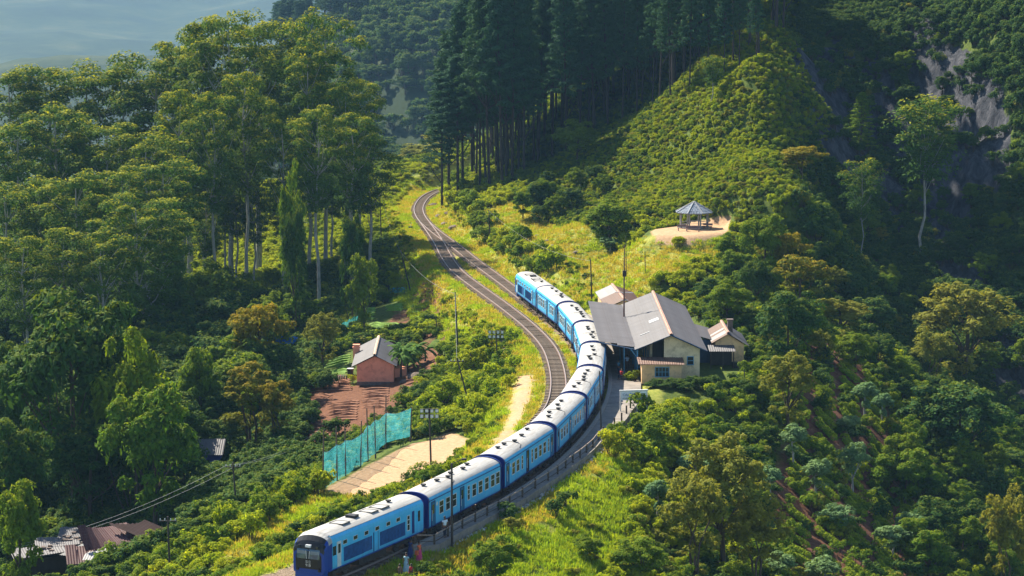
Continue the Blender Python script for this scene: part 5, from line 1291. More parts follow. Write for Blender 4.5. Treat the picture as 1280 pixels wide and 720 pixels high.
def make_broad(kind, seed, mat, H=14., Wd=12., low=.16, nc=60, cr=1.5, leaf=.30, nleaf=30, bark='brown', multi=1, sub=5, flat=.85, trunkr=.3):
    g = np.random.default_rng(seed); cen = []; rad = []
    a, b = Wd / 2, H * (1 - low) / 2; zc = H * low + b
    for i in range(nc):
        d = g.normal(size=3); d /= np.linalg.norm(d); d[2] = d[2] if g.random() < .35 else abs(d[2])
        rr_ = (.35 + .65 * g.random() ** .45) * (1 + .18 * math.sin(3 * math.atan2(d[1], d[0]) + seed))
        c_ = cr * (.65 + .7 * g.random())
        cen.append((d[0] * (a - c_ * .6) * rr_, d[1] * (a - c_ * .6) * rr_, zc + d[2] * (b - c_ * .5) * rr_)); rad.append((c_, c_, c_ * flat))
    cen, rad = np.array(cen), np.array(rad); c2, r2 = subclumps(cen, rad, sub, g, .58)
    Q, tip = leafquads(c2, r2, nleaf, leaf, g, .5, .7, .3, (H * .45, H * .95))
    if multi == 1: tm = limbs([(0, 0, -.4), (g.normal() * .15, g.normal() * .15, H * .3), (g.normal() * .3, g.normal() * .3, H * .6), (0, 0, H * .85)], [trunkr, trunkr * .8, trunkr * .5, trunkr * .2], [tuple(c) for c in cen[::4]], g, BK[bark])
    else:
        mb = MB()
        for q in range(multi):
            an = q * 2.3; t_ = cen[q * 3 % nc]; mb.tube([(math.cos(an) * .3, math.sin(an) * .3, -.4), (math.cos(an) * .8, math.sin(an) * .8, H * .35), tuple(t_)], [trunkr * .7, trunkr * .5, trunkr * .15], 6)
        tm = mb.mesh('trunk', BK[bark])
    reg(kind, qmesh('crown', Q, tip, LM[mat]), tm, H, Wd)
make_broad('dark', 21, 'dark', 14, 13, .12, 70, 1.6); make_broad('dark', 22, 'dark', 15, 12, .15, 66, 1.5); make_broad('dark', 23, 'dark', 12, 13, .08, 60, 1.7)
make_broad('mid', 24, 'mid', 13, 12, .14, 62, 1.4); make_broad('mid', 25, 'mid', 11, 10, .10, 52, 1.3)
make_broad('olive', 26, 'olive', 13, 10, .12, 80, 1.0, .26, 20, 'brown', 1, 4); make_broad('olive', 27, 'olive', 12, 9, .15, 70, .95, .26, 20, 'brown', 3, 4)
make_broad('rust', 28, 'rust', 11, 9, .30, 46, 1.1, .28, 24, 'brown', 1, 4, .6); make_broad('rust', 29, 'rust', 14, 8, .25, 44, 1.0, .28, 24, 'brown', 4, 4, .7)
make_broad('silver', 30, 'silver', 5.2, 3.6, .34, 26, .62, .17, 26, 'pale', 1, 4, .85, .13); make_broad('silver', 31, 'silver', 4.8, 3.8, .26, 26, .66, .17, 26, 'pale', 1, 4, .85, .13)
make_broad('brown', 32, 'brown', 9, 9, .15, 44, 1.2, .3, 24, 'brown', 1, 4, .6)
make_broad('round', 33, 'lime', 3.2, 3.2, .05, 26, .6, .13, 30, 'brown', 1, 4)
def make_conifer(seed):
    g = np.random.default_rng(seed); H = 15.; cen = []; rad = []; tg = []
    for i in range(60):
        t = .12 + .88 * (i + g.random()) / 60; L_ = 3.1 * (1.05 - t) ** .75 * (.7 + .4 * g.random()); an = i * 2.4; tg.append((math.cos(an) * L_, math.sin(an) * L_, t * H))
        for f_ in (.45, .8, 1.): cen.append((math.cos(an) * L_ * f_, math.sin(an) * L_ * f_, t * H + .1)); rad.append((.55, .55, .32))
    Q, tip = leafquads(cen, rad, 20, .3, g, .3, .6, .3)
    reg('conifer', qmesh('crown', Q, tip, LM['mid']), limbs([(0, 0, -.3), (0, 0, H * .5), (0, 0, H * .97)], [.2, .13, .04], tg[::4], g, BK['brown']), H, 6.2)
make_conifer(41)

# shrubs: one mesh each (stems + leaves)
SHRUB = {}
def make_shrub(kind, seed, mat, H=1.6, Wd=2.0, nc=9, leaf=.13, nleaf=26, asp=.5, spiky=0, sub=3):
    g = np.random.default_rng(seed); cen = []; rad = []
    for i in range(nc):
        an = g.random() * 2 * PI; q = g.random() ** .6 * Wd * .36; cr = Wd * .2 * (.7 + .6 * g.random()); z = H * (.35 + .45 * g.random()) * (1 - .5 * (q / Wd))
        cen.append((math.cos(an) * q, math.sin(an) * q, z)); rad.append((cr, cr, cr * (1.0 + .5 * spiky)))
    cen, rad = np.array(cen), np.array(rad); c2, r2 = subclumps(cen, rad, sub, g, .6)
    Q, tip = leafquads(c2, r2, nleaf, leaf, g, asp, .7, .25 - .4 * spiky, (H * .3, H), -1.0 * spiky)
    mb = MB()
    for c in cen[:6]: mb.tube([(c[0] * .2, c[1] * .2, -.25), tuple(c * np.array([.7, .7, .6])), tuple(c)], [.035, .025, .01], 4, cap=False)
    V = np.vstack([Q.reshape(-1, 3), np.array([tuple(p) for p in mb.v])]); nq = len(Q) * 4
    F1 = np.arange(nq).reshape(-1, 4); F2 = np.array(mb.f) + nq
    me = npmesh(kind, V, [F1, F2], [LM[mat], BK['brown']], np.r_[np.zeros(len(F1)), np.ones(len(F2))], attrs=dict(tip=np.r_[tip, np.zeros(len(V) - nq)]))
    SHRUB.setdefault(kind, []).append(me)
for q in range(3):
    make_shrub('lime', 50 + q, 'lime', 1.5 + .2 * q, 2.2); make_shrub('green', 60 + q, 'mid', 1.7 + .2 * q, 2.3); make_shrub('dark', 70 + q, 'dark', 1.9 + .2 * q, 2.5)
make_shrub('oliveb', 80, 'olive', 1.6, 2.1); make_shrub('spiky', 81, 'lime', 1.8, 1.7, 12, .20, 22, .22, 1); make_shrub('spiky', 82, 'mid', 2.0, 1.7, 12, .20, 22, .22, 1)
# tea bush: clipped mound
g = np.random.default_rng(90); cen = [((i - 2) * .55, g.normal() * .06, .28) for i in range(5)]; rad = [(.52, .52, .36)] * 5
Q, tip = leafquads(cen, rad, 190, .10, g, .5, .95, .4, (.2, .6)); tb = MB()
for c in cen: tb.tube([(c[0], 0, -.3), (c[0], 0, .3)], .05, 5)
V = np.vstack([Q.reshape(-1, 3), np.array([tuple(p) for p in tb.v])]); nq = len(Q) * 4
ME_tea = npmesh('tea_bush', V, [np.arange(nq).reshape(-1, 4)] + [np.array([f for f in tb.f if len(f) == 4]) + nq], [LM['tea'], BK['brown']], None, attrs=dict(tip=np.r_[tip, np.zeros(len(V) - nq)]))
# grass tufts
def tuft(name, seed, mat, n=26, h=.42, w_=.5):
    g = np.random.default_rng(seed); b = g.normal(size=(n, 3)) * w_ * .4; b[:, 2] = 0; ln = h * (.5 + .8 * g.random(n))
    t = g.normal(size=(n, 3)) * .45; t[:, 2] = 1; t /= np.linalg.norm(t, axis=1)[:, None]; s = np.cross(t, g.normal(size=(n, 3))); s /= np.linalg.norm(s, axis=1)[:, None]; s *= .035
    tp = b + t * ln[:, None]; md = b + t * ln[:, None] * .5
    V = np.stack([b - s, b + s, md + s * .8, tp, md - s * .8], 1).reshape(-1, 3); i5 = np.arange(n)[:, None] * 5
    return npmesh(name, V, [np.hstack([i5, i5 + 1, i5 + 2, i5 + 4]), np.hstack([i5 + 4, i5 + 2, i5 + 3])], [LM[mat]], attrs=dict(tip=np.zeros(len(V))))
ME_tuft = [tuft('grass_tuft', 101, 'grass'), tuft('dry_grass_tuft', 102, 'straw', 22, .32, .6)]

# ------------------------------------------------------------------ placing
def plant(kind, x, y, h, label, cat='tree', group=None, width=None, name=None, z=None, v=None):
    lst = TREES[kind]; cr, tk, H, Wd = lst[v % len(lst)] if v is not None else lst[rnd.randrange(len(lst))]
    s = h / H; sw = s if width is None else (width / Wd)
    o = empty(name or {'pine': 'pine_tree', 'euc': 'eucalyptus_tree', 'slim': 'eucalyptus_tree', 'silver': 'shade_tree', 'conifer': 'conifer_tree', 'round': 'clipped_bush'}.get(kind, 'broadleaf_tree'),
              (x, y, (gz(x, y) if z is None else z) - .15), rnd.uniform(0, 6.28), (sw, sw, s))
    tag(o, label, cat, group); mobj('trunk', tk, o); mobj('crown', cr, o)
    if kind == 'pine': o.rotation_euler[0] = rnd.gauss(0, .022); o.rotation_euler[1] = rnd.gauss(0, .022)
    return o
def T(kind, px, ptop, D, label, wpx=None, cat='tree', group=None, by=None, v=None):
    """tree with its top at a pixel; D distance, or by = base row found on the ground"""
    if by is not None: b = hit(px, by); x, D, z = b.x, b.y, b.z
    else: x = PD(px, ptop, D).x; z = gz(x, D)
    top = PD(px, ptop, D).z; h = max(1.5, top - z)
    return plant(kind, x, D, h, label, cat, group, None if wpx is None else wpx * D / F, None, z, v)
GE = 'tall eucalyptus trees of the left hand forest'; LE = 'tall eucalyptus in the forest left of the line, golden topped'
for px, top, D in ((12, 82, 440), (58, 78, 446), (105, 76, 452), (152, 80, 448), (195, 62, 440), (228, 44, 452), (318, 22, 448), (450, 96, 440), (372, 48, 452),
                   (20, 150, 400), (70, 128, 405), (130, 146, 400), (182, 160, 396), (222, 108, 408), (264, 112, 400), (306, 86, 405), (352, 140, 400), (396, 128, 396), (438, 138, 402), (462, 168, 408),
                   (4, 226, 362), (46, 220, 368), (98, 212, 360), (150, 205, 366), (205, 196, 372), (170, 240, 345), (30, 290, 335), (80, 280, 340), (130, 285, 338), (205, 262, 350)):
    T('euc', px + rnd.uniform(-4, 4), top + 4, D, LE, 62 if px > 215 and D < 425 else None, 'tree', GE, v=3 if px > 215 and D < 425 else None)
T('euc', 285, 17, 430, 'tallest broad crowned eucalyptus of the forest, its pale limbs showing against the blue distance', 125, v=2)
T('euc', 252, 27, 440, 'high eucalyptus just left of the tallest broad crown', 90, v=0)
T('euc', 404, 16, 425, 'tall golden eucalyptus standing alone at the right end of the forest', 92, v=0)
T('euc', 385, 60, 418, 'eucalyptus close below the lone golden one at the forest end', 70, v=1)
T('euc', 432, 100, 415, 'lower eucalyptus at the right edge of the forest beside the bright bank', 74, v=2)
for px, top, by in ((258, 240, 400), (282, 180, 384), (308, 190, 372), (318, 230, 380), (268, 250, 390), (355, 240, 345), (415, 210, 330), (440, 190, 300), (296, 215, 378), (395, 180, 320)):
    T('euc', px, top, 0, 'eucalyptus with bare straight trunk against the lit bank', 42, 'tree', 'bare trunked eucalyptus in front of the lit bank', by, v=3)
# pines
PINE_L = 'tall dark pine in the plantation on the ridge'; GP = 'pines of the ridge plantation'
front = [(600, 236), (612, 240), (628, 238), (640, 232), (655, 224), (672, 212), (690, 202), (708, 194), (724, 182), (742, 172), (760, 163), (778, 154), (796, 146), (815, 136), (838, 126), (862, 116), (884, 106), (905, 98), (924, 90), (946, 78)]
np_ = 0; placed = []
def ok(x, y, d): return all((x - a) ** 2 + (y - b) ** 2 > d * d for a, b in placed)
for px, py in front:
    b = hit(px, py, 300); placed.append((b.x, b.y)); T('pine', px, -30 if px > 600 else 2, 0, PINE_L, None, 'tree', 'front row pines of the ridge plantation', py)
fw = [hit(px, py, 300) for px, py in front]
poly_p = [(p.x, p.y) for p in fw] + [(fw[-1].x + 10, fw[-1].y + 45), (fw[0].x + 45, fw[0].y + 75), (fw[0].x - 4, fw[0].y + 50)]
tries = 0
while np_ < 135 and tries < 6000:
    tries += 1; x = rnd.uniform(-8, 52); y = rnd.uniform(400, 560)
    if in_poly([x], [y], poly_p)[0] and ok(x, y, 3.2): placed.append((x, y)); plant('pine', x, y, rnd.uniform(27, 36), PINE_L, 'tree', GP, rnd.uniform(6.5, 9)); np_ += 1
for px, top, D, w_ in ((560, 40, 485, 60), (578, 8, 480, 62), (552, 92, 478, 52), (590, -10, 492, 60), (572, 70, 474, 54), (600, -20, 470, 56)):
    T('pine', px, top, D, 'pine at the left edge of the plantation with drooping lit boughs', w_, 'tree', 'edge pines of the plantation')
# pines far off on the hill behind
for i in range(60):
    px = 350 + 200 * rnd.random(); D = rnd.uniform(1150, 1260); x = (px - 640) / F * D; plant('pine', x, D, rnd.uniform(24, 32), 'dark pine on the hazy hill far behind', 'tree', 'pines on the far hill', 12)
for i in range(34):
    px = 390 + 180 * rnd.random(); D = rnd.uniform(920, 1100); x = (px - 640) / F * D; plant('dark', x, D, rnd.uniform(7, 14), 'round tree on the hazy slope far behind', 'tree', 'trees on the far slope', rnd.uniform(9, 15))
for px, top, D, w_ in ((500, 192, 600, 60), (530, 178, 595, 62), (556, 160, 590, 56), (480, 205, 605, 40), (545, 190, 575, 48)):
    T('olive', px, top, D, 'pale green tree beyond the bend of the line', w_, 'tree', 'pale trees beyond the bend')

# single trees, left side
A_ = lambda *a, **k_: T(*a, **k_)
A_('dark', 85, 358, 268, 'large round leafed tree, broadest of the lower left trees', 190, v=0); A_('mid', 165, 425, 262, 'leafy tree right of the broadest lower left tree', 110, v=0)
A_('mid', 190, 480, 250, 'light green tree in front of the turquoise shed', 120, v=1); A_('dark', 20, 420, 285, 'dark tree at the left edge behind the broadest tree', 110)
A_('mid', 22, 604, 226, 'bright topped tree in the lower left corner', 74, v=1); A_('dark', 110, 520, 262, 'dark tree above the grey roofed house', 120); A_('dark', 10, 520, 250, 'dark tree at the left edge half way down', 110)
A_('mid', 248, 434, 300, 'round green tree left of the orange tinted one', 66, v=1); A_('rust', 322, 370, 318, 'broad tree with orange tinted crown in front of the blue tarpaulin', 84, v=0)
A_('rust', 312, 446, 285, 'many stemmed tree with yellowish leaves beside the dark slope', 78, v=1); A_('rust', 345, 470, 283, 'thin tree at the edge of the soil terraces', 50, v=1)
A_('olive', 402, 388, 338, 'light grey green tree behind the pink house chimney', 52, v=0); A_('dark', 215, 345, 352, 'very dark round tree in the gap under the eucalyptus', 70)
A_('dark', 275, 520, 285, 'dark tree right of the blue house', 70); A_('dark', 230, 560, 268, 'dark bushy tree left of the blue house wall', 60); A_('mid', 365, 215, 372, 'narrow dark green tree with hanging foliage in mid forest', 36)
A_('dark', 368, 250, 366, 'column shaped creeper clad tree in mid forest', 34); A_('dark', 440, 262, 372, 'small dark round tree left of the signal', 36); A_('mid', 455, 318, 360, 'green tree above the vegetable garden', 44)
GD = 'dark broadleaf trees filling the valley'; n_ = 0; pl = []
VAL = wpoly([(-40, 330), (240, 350), (330, 385), (380, 440), (370, 520), (330, 580), (285, 620), (200, 650), (120, 655), (-40, 680)], -11)
while n_ < 96:
    x = rnd.uniform(-75, -8); y = rnd.uniform(225, 400)
    if not in_poly([x], [y], VAL)[0] or not all((x - a) ** 2 + (y - b) ** 2 > 16 for a, b in pl): continue
    px_ = 640 + x / y * F
    if 225 < px_ < 290 and 255 < y < 290 : continue
    if 30 < px_ < 260 and y < 264: continue
    if px_ > 300 and y > 315 and y < 350: continue
    pl.append((x, y)); n_ += 1
    plant(rnd.choice(('dark', 'dark', 'mid')), x, y, rnd.uniform(6, 12), 'dark broadleaf tree in the shaded valley below the line', 'tree', GD)
# low trees between forest and garden
for i in range(32):
    px = rnd.uniform(330, 500); py = rnd.uniform(285, 375)
    if (px > 440 and py > 350) or (px > 400 and py < 310) or (px < 410 and py < 345): continue
    b = hit(px, py)
    if abs(px - 475) < 14: continue
    plant(rnd.choice(('dark', 'mid')), b.x, b.y, rnd.uniform(2.5, 5.0), 'low bushy tree on the slope between forest and track', 'tree', 'low trees on the slope left of the track')

# single trees, right side
A_('dark', 985, 362, 0, 'dark glossy tree on a tall stem right of the kitchen house', 92, by=478, v=1); A_('mid', 910, 352, 318, 'green tree behind the kitchen house', 62)
A_('rust', 1000, 312, 335, 'golden tinted tree on the slope right of the station', 74, v=0); A_('rust', 985, 284, 350, 'smaller yellow tinted tree higher on the slope', 56, v=0)
A_('olive', 1048, 372, 335, 'grey green layered tree right of the golden one', 82, v=0); A_('brown', 1082, 436, 335, 'bronze brown tree below the grey green layered one', 62); A_('dark', 1090, 370, 350, 'dark tree with yellow tips above the bronze tree', 70)
A_('mid', 955, 268, 350, 'green tree right of the pavilion', 66); A_('dark', 945, 322, 338, 'dark tree below the right end of the pavilion terrace', 48); A_('dark', 890, 345, 330, 'tree on the slope behind the station roof', 50)
A_('rust', 1002, 178, 0, 'yellow green bushy tree on the upper hillside', 60, by=232, v=0); A_('conifer', 1076, 116, 0, 'pale conifer before the cliff', 44, by=192); A_('slim', 1152, 124, 0, 'tall slender tree with golden crown before the cliff', 72, by=322, v=0)
A_('slim', 1076, 198, 0, 'slim pale stemmed tree below the conifer', 48, by=332, v=1); A_('slim', 890, 70, 0, 'small pale stemmed tree alone on the upper hillside', 26, by=134, v=0)
A_('mid', 722, 152, 0, 'round bushy tree at the foot of the pines', 62, by=206); A_('mid', 762, 250, 0, 'large leafy bush tree at the edge of the meadow', 66, by=308); A_('silver', 762, 296, 0, 'small pale bush below the leafy bush tree', 32, by=318)
A_('olive', 1205, 352, 0, 'open branched yellow tipped tree under the cliff', 130, by=484, v=0); A_('olive', 1165, 410, 340, 'yellow green tree left of the open branched one', 66, v=1)
A_('dark', 1200, 474, 0, 'very large dark round tree in the gully', 142, by=600, v=0); A_('dark', 1236, 578, 0, 'small round dark tree below the gully tree', 56, by=650); A_('dark', 1262, 560, 318, 'dark tree at the right edge', 60)
A_('olive', 1256, 612, 0, 'thin yellowish tree in the lower right corner', 70, by=760, v=1); A_('mid', 1130, 560, 0, 'leafy tree at the right end of the tea rows', 80, by=640); A_('dark', 1170, 620, 0, 'dark tree below the tea rows at the right', 74, by=700)
for i, (px, top, by, w_, lab) in enumerate(((1081, 476, 530, 42, 'silvery shade tree at the top of the tea rows'), (1103, 490, 536, 34, 'second silvery shade tree at the top of the tea rows, right of the first'), (1060, 518, 554, 40, 'low bushy shade tree in the upper tea rows'),
        (1066, 554, 616, 42, 'pale stemmed shade tree in the middle of the tea slope'), (1021, 572, 632, 44, 'shade tree in the left middle of the tea slope'), (991, 530, 588, 44, 'bluish shade tree at the left of the tea slope'),
        (962, 582, 634, 40, 'shade tree at the far left of the tea slope'), (1048, 630, 672, 46, 'light crowned shade tree low on the tea slope'), (1137, 640, 690, 44, 'shade tree low on the right of the tea slope'), (1027, 696, 745, 50, 'shade tree cut by the lower frame edge'), (975, 690, 740, 50, 'shade tree at the lower edge left of the cut one'), (1115, 655, 705, 50, 'yellowish shade tree low in the tea rows'))):
    A_('silver', px, top, 0, lab, w_, by=by)
A_('olive', 905, 540, 0, 'large feathery olive green tree in front of the tea slope', 128, by=716, v=0); A_('olive', 868, 590, 0, 'feathery olive tree left of the large one', 90, by=730, v=1); A_('olive', 985, 436, 0, 'feathery grey green tree below the dark glossy tree', 74, by=545, v=0)
A_('olive', 945, 620, 0, 'feathery tree right of the large olive one', 90, by=745, v=1); A_('silver', 822, 598, 0, 'small dark tree on a thin stem at the lawn edge', 44, by=660, v=0); A_('mid', 945, 520, 318, 'green tree left of the tea slope', 60); A_('silver', 868, 565, 0, 'pale leafed tree beside the feathery trees', 56, by=618)
A_('mid', 800, 672, 0, 'bushy tree at the lower edge right of the lawn', 80, by=735); A_('mid', 735, 668, 0, 'bush tree standing on the lawn edge', 44, by=705); A_('mid', 620, 672, 0, 'dark bush tree at the lower edge left of the lawn', 70, by=742, v=0)
A_('dark', 935, 470, 0, 'small dark tree right of the kitchen garden', 40, by=505)
A_('mid', 1010, 470, 330, 'broad green bush at the head of the tea slope', 60)
# cliff and hillside trees
GC = 'bushes clinging to the cliff'; n_ = 0
while n_ < 60:
    px = rnd.uniform(1010, 1290); py = rnd.uniform(-10, 470); b = hit(px, py, 300)
    if px < 1060 and py > 60 and py < 180: continue
    n_ += 1; plant(rnd.choice(('dark', 'mid', 'dark')), b.x, b.y, rnd.uniform(2.0, 5.0), 'dark bush clinging to the shaded cliff', 'bush', GC, name='cliff_bush')
GL = 'trees in the lower right thicket'
for i in range(40):
    px = rnd.uniform(1120, 1290); py = rnd.uniform(470, 740); b = hit(px, py)
    plant(rnd.choice(('dark', 'mid', 'mid')), b.x, b.y, rnd.uniform(3, 6.5), 'tree in the shaded thicket below the cliff', 'tree', GL)
for i in range(42):
    px = rnd.uniform(880, 1120); py = rnd.uniform(310, 470)
    if (py > 400 and px < 960) or (px < 935 and py < 335): continue
    b = hit(px, py)
    plant(rnd.choice(('dark', 'mid', 'mid', 'olive')), b.x, b.y, rnd.uniform(3, 6), 'leafy tree on the slope right of the station', 'tree', 'trees right of the station')
for i in range(16):
    px = rnd.uniform(650, 760); py = 250 - (px - 650) * .35 + rnd.uniform(0, 45); b = hit(px, py, 300)
    plant(rnd.choice(('dark', 'mid')), b.x, b.y, rnd.uniform(2.5, 5), 'dark bush tree below the pines at the meadow top', 'tree', 'bush trees below the pines')
for i, (px, top, by, w_, lab) in enumerate(((588, 434, 472, 34, 'round clipped looking bush on the bank above the leaning pole'), (626, 405, 430, 24, 'round dark bush beside the pale floodlight mast'), (556, 470, 520, 44, 'rounded green bush above the sand pitch'), (536, 490, 530, 34, 'rounded bush at the head of the sand pitch'), (792, 460, 482, 24, 'yellow topped clipped bush beside the annex'))):
    T('round', px, top, 0, lab, w_, 'bush', None, by)
for i in range(10):
    px = 815 + 8.5 * i; b = hit(px, 484 + rnd.uniform(-1, 8)); plant('dark', b.x, b.y, rnd.uniform(.7, 1.3) + (.5 if px > 858 else 0), 'dark low bush at the foot of the annex and gable wall', 'bush', 'dark bushes before the station gable', 2.0)

# banana plants
def banana(px, py, h, n, lab, D=None):
    b = hit(px, py) if D is None else PD(px, py, D); r_ = empty('banana_plant', (b.x, b.y, b.z - .1), rnd.random() * 6); tag(r_, lab, 'banana plant')
    for q in range(n):
        ox, oy = rnd.gauss(0, .8), rnd.gauss(0, .8); hh = h * rnd.uniform(.5, .8)
        MB().tube([(ox, oy, -.2), (ox + rnd.gauss(0, .1), oy, hh * .75)], [.16, .08], 7).build('stem', BK['brown'], r_)
        for j in range(8):
            an = rnd.uniform(0, 2 * PI); L_ = rnd.uniform(1.6, 2.8); up = rnd.uniform(.5, 1.5); vs = []; K = 7
            for i in range(K + 1):
                t = i / K; rr_ = L_ * (t * .9); z = hh * .7 + up * L_ * t - 1.25 * L_ * t * t * .8; wd_ = .30 * math.sin(PI * min(1, t * .93 + .05)) ** .6
                cx, cy = ox + math.cos(an) * rr_, oy + math.sin(an) * rr_; nx_, ny_ = -math.sin(an) * wd_, math.cos(an) * wd_
                vs += [(cx + nx_, cy + ny_, z - .10), (cx, cy, z), (cx - nx_, cy - ny_, z - .10)]
            fs = []
            for i in range(K): fs += [(i * 3, i * 3 + 1, i * 3 + 4, i * 3 + 3), (i * 3 + 1, i * 3 + 2, i * 3 + 5, i * 3 + 4)]
            MB().add(vs, fs).build('leaf', LM['banana'], r_)
banana(507, 466, 5.4, 7, 'large banana clump right of the pink house'); banana(522, 456, 3.6, 3, 'smaller banana plant at the right of the large clump')
banana(352, 470, 4.6, 5, 'banana clump left of the soil terraces'); banana(372, 462, 4.0, 4, 'banana plants between the tarpaulin shelter and the green beds'); banana(110, 610, 3.6, 3, 'banana plant in the shade above the lower left roofs', 262) if 0 else None

# tea rows on the right slope
GT = 'clipped tea bushes in rows'; n_ = 0
for r_ in range(34):
    for c_ in range(20):
        # rows run across the slope, down to the right
        x = 36 + r_ * .0 + c_ * 2.75 - r_ * .35; y = 345 - r_ * 3.1 - c_ * 2.2 + .8 * math.sin(c_ * .7)
        if n_ >= 295: break
        if not in_poly([x], [y], TEA)[0] or rnd.random() < .12: continue
        o = mobj('tea_bush', ME_tea, None, (x, y, gz(x, y) - .05), (0, 0, math.atan2(-2.2, 2.75) + rnd.uniform(-.08, .08))); s = rnd.uniform(.9, 1.15); o.scale = (s, s * 1.15, s * 1.25)
        sl = gz(x + 1.2, y - .96) - gz(x - 1.2, y + .96); o.rotation_euler[1] = -math.atan2(sl, 3.07)
        tag(o, 'clipped tea bush in the rows on the red earth slope', 'tea bush', GT); n_ += 1

# ------------------------------------------------------------------ individual shrubs
nsh = 0; SH_OBJ = {}
def shrub(kind, x, y, s, label, group, z=None):
    global nsh
    me = SHRUB[kind][rnd.randrange(len(SHRUB[kind]))]
    o = mobj('shrub', me, None, (x, y, (gz(x, y) if z is None else z) - .05), (0, 0, rnd.uniform(0, 6.28))); o.scale = (s, s, s * rnd.uniform(.85, 1.2)); tag(o, label, 'shrub', group); nsh += 1
    SH_OBJ.setdefault(me.name, o); return o
def shrub_line(pxs, n, kinds, s0, s1, label, group, spread=1.5):
    W_ = [hit(a, b) for a, b in pxs]
    for i in range(n):
        t = rnd.random() * (len(W_) - 1); k_ = int(t); p = W_[k_].lerp(W_[k_ + 1], t - k_); x, y = p.x + rnd.gauss(0, spread), p.y + rnd.gauss(0, spread * 2)
        if track_d(np.array([x]), np.array([y]))[0] < 3.2: continue
        shrub(rnd.choice(kinds), x, y, rnd.uniform(s0, s1), label, group)
shrub_line([(556, 245), (575, 262), (600, 285), (630, 308), (665, 330), (685, 345)], 70, ('lime', 'green', 'green'), .9, 1.7, 'shrub in the hedge right of the running line', 'hedge shrubs right of the running line', 1.0)
shrub_line([(404, 664), (440, 646), (470, 634), (510, 617), (550, 600), (588, 580), (606, 566)], 60, ('lime', 'lime', 'green'), .5, .95, 'bright shrub between the train and the sand pitch', 'shrubs between train and sand pitch', .4)
shrub_line([(200, 715), (260, 690), (310, 662), (350, 632), (395, 612)], 46, ('lime', 'spiky', 'green'), .8, 1.5, 'bright leafy shrub on the rim of the dry field', 'shrubs on the rim of the dry field', 1.5)
shrub_line([(560, 540), (585, 520), (610, 490), (625, 460), (600, 440)], 34, ('green', 'lime', 'lime'), .8, 1.5, 'shrub on the bank above the sand pitch', 'shrubs on the bank above the sand pitch', 1.6)
shrub_line([(772, 572), (800, 556), (830, 540), (812, 575), (785, 600)], 24, ('green', 'lime'), 1.0, 1.8, 'shrub right of the platform fence', 'shrubs right of the platform fence', .9)
for kd in SHRUB:     # make sure each kind has a placed source
    for me in SHRUB[kd]:
        if me.name not in SH_OBJ:
            b = hit(rnd.uniform(600, 820), rnd.uniform(640, 715)); o = mobj('shrub', me, None, (b.x, b.y, b.z - .05)); tag(o, 'low shrub among the grass of the lower lawn', 'shrub', 'shrubs on the lower lawn'); SH_OBJ[me.name] = o
tf = []
for me, pxy, lb in zip(ME_tuft, ((668, 640), (350, 668)), ('green grass tuft on the lawn below the platform', 'dry grass tuft on the field left of the train')):
    b = hit(*pxy); o = mobj('grass_tuft', me, None, b); tag(o, lb, 'grass tuft', kind='stuff'); tf.append(o)

# ------------------------------------------------------------------ undergrowth that nobody could count
def scatter(name, label, pts_, scl, src, cat='undergrowth'):
    pts_ = np.asarray(pts_, np.float32)
    if len(pts_) == 0: return
    me = bpy.data.meshes.new(name); me.vertices.add(len(pts_)); me.vertices.foreach_set('co', pts_.ravel())
    a = me.attributes.new('sc', 'FLOAT', 'POINT'); a.data.foreach_set('value', np.asarray(scl, np.float32))
    r_ = me.attributes.new('rz', 'FLOAT_VECTOR', 'POINT'); rv = np.zeros((len(pts_), 3), np.float32); rv[:, 2] = rng.random(len(pts_)) * 6.28; rv[:, :2] = rng.normal(size=(len(pts_), 2)) * .08
    r_.data.foreach_set('vector', rv.ravel())
    o = mobj(name, me); tag(o, label, cat, kind='stuff')
    ng = bpy.data.node_groups.new(name, 'GeometryNodeTree'); ng.interface.new_socket('Geometry', in_out='INPUT', socket_type='NodeSocketGeometry'); ng.interface.new_socket('Geometry', in_out='OUTPUT', socket_type='NodeSocketGeometry')
    gi = ng.nodes.new('NodeGroupInput'); go = ng.nodes.new('NodeGroupOutput'); ip = ng.nodes.new('GeometryNodeInstanceOnPoints'); oi = ng.nodes.new('GeometryNodeObjectInfo'); oi.transform_space = 'ORIGINAL'; oi.inputs[0].default_value = src
    oi.inputs['As Instance'].default_value = True
    n1 = ng.nodes.new('GeometryNodeInputNamedAttribute'); n1.data_type = 'FLOAT'; n1.inputs[0].default_value = 'sc'
    n2 = ng.nodes.new('GeometryNodeInputNamedAttribute'); n2.data_type = 'FLOAT_VECTOR'; n2.inputs[0].default_value = 'rz'
    L_ = ng.links.new; L_(gi.outputs[0], ip.inputs['Points']); L_(oi.outputs['Geometry'], ip.inputs['Instance']); L_(n2.outputs[0], ip.inputs['Rotation']); L_(n1.outputs[0], ip.inputs['Scale']); L_(ip.outputs[0], go.inputs[0])
    md = o.modifiers.new('scatter', 'NODES'); md.node_group = ng; return o
